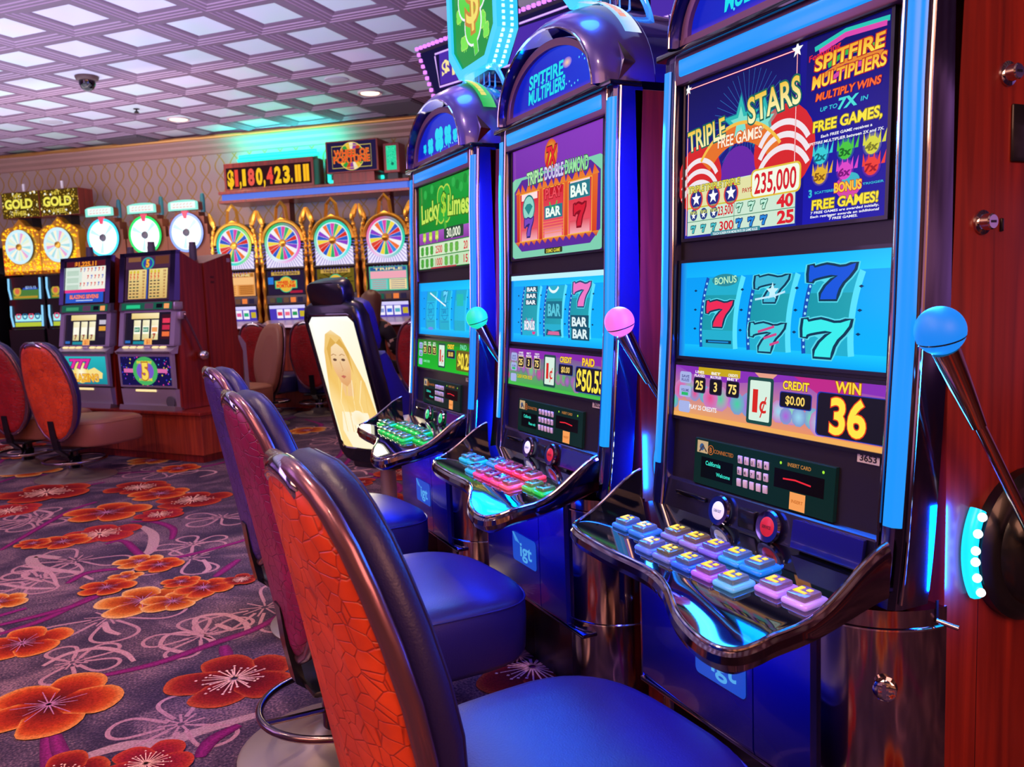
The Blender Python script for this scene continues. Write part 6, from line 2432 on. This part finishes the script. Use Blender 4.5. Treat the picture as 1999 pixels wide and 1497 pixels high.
M['gold_lit'] = plain('gold_beads', '#f0c024', .18, .8, emit='#e8b414', es=.7)  # emission added to brighten the beads, which are no lamps
M['pale_led'] = glow('pale_led', '#8ad0ff', 1.1)
gold_machine(0, -2.10, 'glittering gold wheel machine at far left')
gold_machine(1, -1.52, 'glittering gold wheel machine beside the bright white wheels')
# machine with a red neon edge, cut by the left side of the picture
p = wall_pt(-2.72, .78, 0)
t = thing('neon_slot_machine', 'slot machine with curved red neon edge at the left picture edge', 'slot machine', (p.x, p.y, 0), WALL_ROT)
MB().box(-.27, .20, 0, .5, 0, 2.0, bev=.02).build('cabinet', M['black'], t, 0)
sp = smooth_path([Vector(q) for q in ((.14, -.03, .85), (.22, -.05, 1.05), (.275, -.06, 1.3), (.285, -.06, 1.5), (.25, -.05, 1.72), (.18, -.03, 1.9))], 6)
MB().tube(sp, .017, 10).build('neon_edge', glow('red_neon', '#ff2838', 1.5), t)
MB().prism([(-.26, .9), (.10, .9), (.2, 1.1), (.235, 1.4), (.2, 1.7), (.10, 1.86), (-.26, 1.86)], -.02, .0).build('screen', glow('teal_screen', '#2a8a78', .6), t, 0)

# ------------------------------------------------------------------ signs on the shelf above the gold-framed machines
t = thing('sign_shelf', 'long wall shelf with blue light edge carrying the jackpot signs', 'shelf', wall_pt(0, 0, 0), WALL_ROT)
MB().box(.66, 3.03, -.60, -.12, 2.445, 2.478, bev=.005).build('top_board', M['mahogany'], t, 0)
MB().box(.69, 3.00, -.575, -.12, 2.375, 2.445).build('light_band', glow('shelf_blue', '#2a6ae8', .9), t, 0)
MB().box(.66, 3.03, -.60, -.12, 2.343, 2.375, bev=.005).build('bottom_board', M['mahogany'], t, 0)
for u in (1.35, 2.62):
    MB().box(u - .05, u + .05, -.30, -.18, 1.625, 2.344, bev=.004).build('support_post', M['bronze_brown'], t, 0)


def crate_sign(name, label, u0, u1, z0, z1, d0, d1):
    p = wall_pt((u0 + u1) / 2, d0, 0)
    t = thing(name, label, 'sign', (p.x, p.y, 0), WALL_ROT)
    hw = (u1 - u0) / 2
    MB().box(-hw, hw, 0.0, d0 - d1, z0, z1, bev=.006).build('case', M['mahogany'], t, 0)
    return t, hw


t, hw = crate_sign('jackpot_sign', 'jackpot sign with large yellow and red dollar digits', .72, 1.87, 2.479, 2.80, .55, .30)
A = Art((-hw + .03, -.002, 2.51), (1, 0, 0), (0, 0, 1), 2 * hw - .06, .235, .0015)
A.rect(0, 0, 1, 1, '#2a0c10', 0)
cs = [('$', .055, '#ffc81c'), ('1', .125, '#f04a3a'), (',', .170, '#ffc81c'), ('1', .215, '#ffc81c'), ('8', .30, '#f05a4a'), ('0', .395, '#ffc81c'), (',', .455, '#ffc81c'), ('4', .52, '#f04a3a'), ('2', .615, '#ffc81c'), ('3', .715, '#ffc81c'), ('.', .775, '#ffc81c')]
for s, x, c in cs:
    A.text(s, x, .5, .17, c, 2, w={',': .022, '.': .02, '1': .045}.get(s, .085), bold=.05)
for x in (.815, .91):
    A.rect(x, .10, x + .028, .90, '#ffc01c', 2)
    A.rect(x + .028, .10, x + .036, .90, '#d88a10', 2)
    A.rect(x + .036, .10, x + .066, .90, '#ffc01c', 2)
A.build('digits', M['screen'], t)
t, hw = crate_sign('wheel_sign', 'wooden sign box with red lettering over a striped wheel', 2.03, 2.66, 2.59, 2.94, .55, .22)
A = Art((-hw + .02, -.002, 2.605), (1, 0, 0), (0, 0, 1), 2 * hw - .04, .32, .0015)
A.rect(0, 0, 1, 1, '#1c1440', 0)
for q in range(18):
    a0, a1 = 2 * PI * q / 18, 2 * PI * (q + 1) / 18
    A.poly([(.5, .5), (.5 + .152 / A.W * math.cos(a0), .5 + .152 / A.H * math.sin(a0)), (.5 + .152 / A.W * math.cos(a1), .5 + .152 / A.H * math.sin(a1))], ('#e8b82c', '#2a9a3a', '#c8401c', '#8a3a9a', '#f0e0c0')[q % 5], 1)
A.ring(.5, .5, .145, .153, '#f0d86a', 2, 36)
A.line([(.10, .12), (.90, .12), (.90, .86), (.10, .86)], .006, '#e8d060', 2, True)
A.rect(.12, .30, .88, .74, '#3a1430', 2.4)
A.text('WHEEL OF', .5, .62, .07, '#f03a1c', 4, w=.42, outline='#f8c03c', bold=.02, ow=.025)
A.text('FORTUNE', .5, .40, .07, '#f03a1c', 4, w=.44, outline='#f8c03c', bold=.02, ow=.025)
A.build('sign_face', M['screen'], t)
MB().box(-.25, .25, .02, .2, 2.479, 2.591).build('riser', M['mahogany'], t, 0)
t, hw = crate_sign('notice_sign', 'small narrow sign with glowing green panel, right end of the shelf', 2.70, 2.89, 2.56, 2.88, .50, .32)
A = Art((-hw + .035, -.002, 2.59), (1, 0, 0), (0, 0, 1), 2 * hw - .07, .26, .0015)
A.rect(0, 0, 1, 1, '#28d8a0', 0)
rnd = random.Random(8)
for q in range(60):
    A.disc(rnd.random(), rnd.uniform(.3, .95), .004, rnd.choice(('#0c8a68', '#6af0c8')), 1, 6)
A.disc(.6, .25, .018, '#0c6a58', 2, 8)
A.build('sign_face', M['screen'], t)
MB().box(-.06, .06, .02, .15, 2.478, 2.562).build('riser', M['black'], t, 0)
# teal neon around the signs
M['teal_neon'] = glow('teal_neon', '#28f0d8', 1.4)
t = thing('neon_light', 'teal neon tubes framing the signs on the shelf', 'neon light', wall_pt(0, 0, 0), WALL_ROT)
for a, b in (((.78, 2.86), (1.83, 2.86)), ((1.95, 2.80), (1.95, 2.53)), ((1.95, 2.53), (2.62, 2.545)), ((.80, 2.90), (1.80, 2.90))):
    MB().cyl((a[0], -.33, a[1]), (b[0], -.33, b[1]), .022, seg=12).build('neon_tube', M['teal_neon'], t)
for u, z in ((.915, 2.87), (1.765, 2.87), (1.91, 2.80)):
    MB().box(u - .012, u + .012, -.31, -.26, 2.478, z).build('neon_bracket', M['black'], t, 0)
lamp('neon_lamp', 'AREA', (1.35, -.26, 2.90), 13, (.0, 1.0, .78), 1.5, (0, .7, 1), t, size_y=.1)

# ------------------------------------------------------------------ hanging purple-edged screen behind the glowing row
D0, D1 = Vector((1.795, 4.72, 0)), Vector((2.60, 2.62, 0))
ang = math.atan2(D1.y - D0.y, D1.x - D0.x)
t = thing('hanging_screen', 'large dark screen edged with purple lights, hanging behind the row', 'screen', (D0.x, D0.y, 0), ang)
L = (D1 - D0).length
poly = [(-.02, 2.645), (.13, 2.335), (L, 2.335), (L + .1, 2.645), (L + .1, 3.0), (-.02, 3.0)]
poly = [(-.14, 2.615), (.0, 2.295), (L, 2.345), (L + .14, 2.66)]
MB().prism(poly, 0, .14).build('screen_body', M['black'], t, 0)
A = Art((-.12, -.003, 2.295), (1, 0, 0), (0, 0, 1), 1, 1, .0015)
A.poly([(.0, .29), (.135, .02), (L + .09, .07), (L + .22, .335)], '#0c0a3a', 0)
for q, c in ((.012, '#c88aff'), (.004, '#f4e0ff')):
    A.line([(.13, .25), (.16, .075), (L - .1, .10), (L - .12, .30), (.13, .26)], q, c, 1 if q > .01 else 2)
A.rect(.165, .085, L - .13, .255, '#4a2aa8', .5)
A.text('$1', .24, .165, .085, '#ffe9a0', 3, bold=.04)
A.build('display', M['screen'], t)
g = MB()
for (x0, z0), (x1, z1) in zip(poly, poly[1:] + poly[:1]):
    n = int(math.hypot(x1 - x0, z1 - z0) / .035)
    for k in range(n):
        x, z = x0 + (x1 - x0) * k / n, z0 + (z1 - z0) * k / n
        g.box(x - .009, x + .009, -.014, .0, z - .009, z + .009)
b = g.build('led_beads', glow('violet_led', '#d078ff', 1.7), t, 0)
b['kind'] = 'stuff'
for x in (.4, L - .4):
    MB().cyl((x, .07, 2.63), (x, .07, ZC + .02), .012, seg=10).build('hanger', M['black'], t)
lamp('screen_edge_lamp', 'AREA', (.6, -.12, 2.75), 26, (.75, .35, 1.0), .8, (0, -.6, 1), t, size_y=.1)
# ================================================================== PERSON seated at the wheel machine
def skin_mesh(name, pts, edges, radii, mat, parent, sub=2, root=0):
    me = bpy.data.meshes.new(name)
    me.from_pydata(pts, edges, [])
    o = bpy.data.objects.new(name, me)
    COL.objects.link(o)
    o.parent = parent
    me.materials.append(mat)
    s = o.modifiers.new('skin', 'SKIN')
    s.use_smooth_shade = True
    me.skin_vertices.new() if not me.skin_vertices else None
    sv = me.skin_vertices[0].data
    for i, r in enumerate(radii):
        rr = r if isinstance(r, tuple) else (r, r)
        sv[i].radius = rr
        sv[i].use_root = (i == root)
    m = o.modifiers.new('smooth', 'SUBSURF')
    m.levels = m.render_levels = sub
    return o


def build_person():
    p = wall_pt(2.985, 1.66, 0)
    t = thing('person', 'person with long brown hair in a black jacket seated with back turned', 'person', (p.x, p.y, 0), WALL_ROT - .05)
    skin = plain('skin', '#b9866c', .5)
    cloth = plain('black_jacket', '#17141c', .7)
    hairm = plain('brown_hair', '#5e3a2a', .45, bump=(90, .5))
    trousers = plain('dark_trousers', '#1a1a24', .8)
    # one continuous body: hips, spine, neck, head, arms and legs (seat top at .43)
    P = [(0, .0, .50), (0, -.01, .66), (0, -.02, .82), (0, .0, .93), (0, .015, 1.02), (0, .03, 1.10), (0, .035, 1.18),
         (.16, -.0, .90), (.215, .04, .70), (.19, .24, .66), (.18, .31, .67),
         (-.16, -.0, .90), (-.21, .05, .70), (-.16, .25, .70), (-.14, .32, .72),
         (.09, .06, .50), (.11, .38, .47), (.11, .36, .16), (.11, .43, .155),
         (-.09, .06, .50), (-.11, .38, .47), (-.11, .36, .16), (-.11, .43, .155)]
    E = [(0, 1), (1, 2), (2, 3), (3, 4), (4, 5), (5, 6), (3, 7), (7, 8), (8, 9), (9, 10), (3, 11), (11, 12), (12, 13), (13, 14), (0, 15), (15, 16), (16, 17), (17, 18), (0, 19), (19, 20), (20, 21), (21, 22)]
    Rr = [(.15, .11), (.125, .095), (.145, .10), (.12, .085), .052, (.075, .09), (.068, .085), .062, .046, .036, .034, .062, .046, .036, .034, .085, .062, .048, .04, .085, .062, .048, .04]
    b = skin_mesh('body', P, E, Rr, skin, t)
    # face
    f = MB()
    for sx in (-1, 1):
        f.ball((sx * .03, .112, 1.135), .009, 10, 8)
    f.build('eyes', M['white'], t)
    # hands: palm and five bent fingers each, on the button shelf
    for sx, (hx, hy, hz) in ((1, (.18, .325, .67)), (-1, (-.14, .335, .72))):
        pts, ed, rad = [(hx, hy - .01, hz), (hx, hy + .06, hz + .002)], [(0, 1)], [(.026, .014), (.034, .012)]
        for q, (dx, L) in enumerate(((-.024, .062), (-.008, .072), (.008, .068), (.023, .054))):
            i = len(pts)
            pts += [(hx + dx, hy + .075, hz + .004), (hx + dx * 1.1, hy + .075 + L * .55, hz + .001), (hx + dx * 1.15, hy + .075 + L * .9, hz - .016)]
            ed += [(1, i), (i, i + 1), (i + 1, i + 2)]
            rad += [.0095, .0085, .007]
        i = len(pts)
        pts += [(hx - sx * .035, hy + .03, hz - .004), (hx - sx * .052, hy + .06, hz - .012)]
        ed += [(0, i), (i, i + 1)]
        rad += [.011, .0085]
        skin_mesh('hand', pts, ed, rad, skin, b, 1)
    # jacket and trousers follow the body
    J = [(0, -.005, .56), (0, -.015, .70), (0, -.025, .83), (0, -.005, .925), (0, .01, .965),
         (.165, -.005, .895), (.222, .04, .70), (.195, .22, .665), (-.165, -.005, .895), (-.217, .05, .70), (-.165, .23, .70)]
    JE = [(0, 1), (1, 2), (2, 3), (3, 4), (3, 5), (5, 6), (6, 7), (3, 8), (8, 9), (9, 10)]
    skin_mesh('jacket', J, JE, [(.168, .13), (.148, .118), (.165, .12), (.135, .10), (.075, .07), .078, .060, .048, .078, .060, .048], cloth, t)
    T = [(0, 0, .50), (.09, .06, .50), (.11, .385, .47), (.11, .36, .20), (-.09, .06, .50), (-.11, .385, .47), (-.11, .36, .20)]
    skin_mesh('trousers', T, [(0, 1), (1, 2), (2, 3), (0, 4), (4, 5), (5, 6)], [(.165, .12), .098, .076, .062, .098, .076, .062], trousers, t)
    # long hair down the back
    h = MB()
    rings = []
    for z, rx, ry, cy in ((1.275, .01, .01, .03), (1.262, .055, .062, .025), (1.225, .095, .105, .02), (1.16, .112, .118, .012), (1.08, .118, .105, -.02), (.99, .125, .075, -.055), (.90, .115, .055, -.085), (.83, .085, .04, -.10), (.79, .03, .02, -.105)):
        rings.append([Vector((rx * math.cos(2 * PI * k / 20), cy - (.012 if z < 1.2 else 0) + ry * math.sin(2 * PI * k / 20) * (.72 if math.sin(2 * PI * k / 20) > 0 and z < 1.2 else 1), z + .006 * math.sin(5 * k))) for k in range(20)])
    h.loft(rings)
    h.build('hair', hairm, t, 60)
    # patterned sleeve of the right arm
    S = MB()
    S.tube(smooth_path([Vector((.214, .0, .80)), Vector((.228, .03, .72)), Vector((.222, .09, .685)), Vector((.205, .17, .67))], 5), .068, 14)
    A = S
    m, nt, bs = new_mat('patterned_sleeve')
    tc = nt.nodes.new('ShaderNodeTexCoord')
    v = nt.nodes.new('ShaderNodeTexVoronoi')
    v.inputs['Scale'].default_value = 28
    r = nt.nodes.new('ShaderNodeValToRGB')
    r.color_ramp.interpolation = 'CONSTANT'
    e = r.color_ramp.elements
    e[0].position, e[0].color = 0, (*lin('#1a1418'), 1)
    e[1].position, e[1].color = .62, (*lin('#c8a890'), 1)
    x = e.new(.8)
    x.color = (*lin('#a8543a'), 1)
    nt.links.new(tc.outputs['Object'], v.inputs['Vector'])
    nt.links.new(v.outputs['Color'], r.inputs['Fac'])
    nt.links.new(r.outputs['Color'], bs.inputs['Base Color'])
    S.build('patterned_sleeve', m, t, 60)


build_person()

# ------------------------------------------------------------------ fill lamps added without fixtures, standing in for glow of the gaming floor
lamp('hall_fill', 'AREA', (-2.2, 0.6, 2.9), 95, (1.0, .46, .30), 2.2, (.6, .35, -1))
lamp('rear_fill', 'AREA', (0.6, -2.6, 2.6), 120, (1.0, .42, .26), 2.0, (.25, 1, -.45))
lamp('violet_fill', 'AREA', (-3.6, 4.6, 2.6), 65, (.75, .42, 1.0), 2.5, (1, .1, -.25))
lamp('ceiling_fill', 'AREA', (-.9, 5.2, 1.9), 160, (.72, .68, 1.0), 6.0, (0, 0, 1))
lamp('far_fill', 'AREA', wall_pt(-.6, 2.4, 1.95), 85, (.80, .80, 1.0), 4.0, (.1, .12, 1))
lamp('wall_fill', 'AREA', wall_pt(.3, 3.2, 2.5), 38, (1.0, .74, .66), 4.0, Vector((.649, .761, -.35)), size_y=.6)
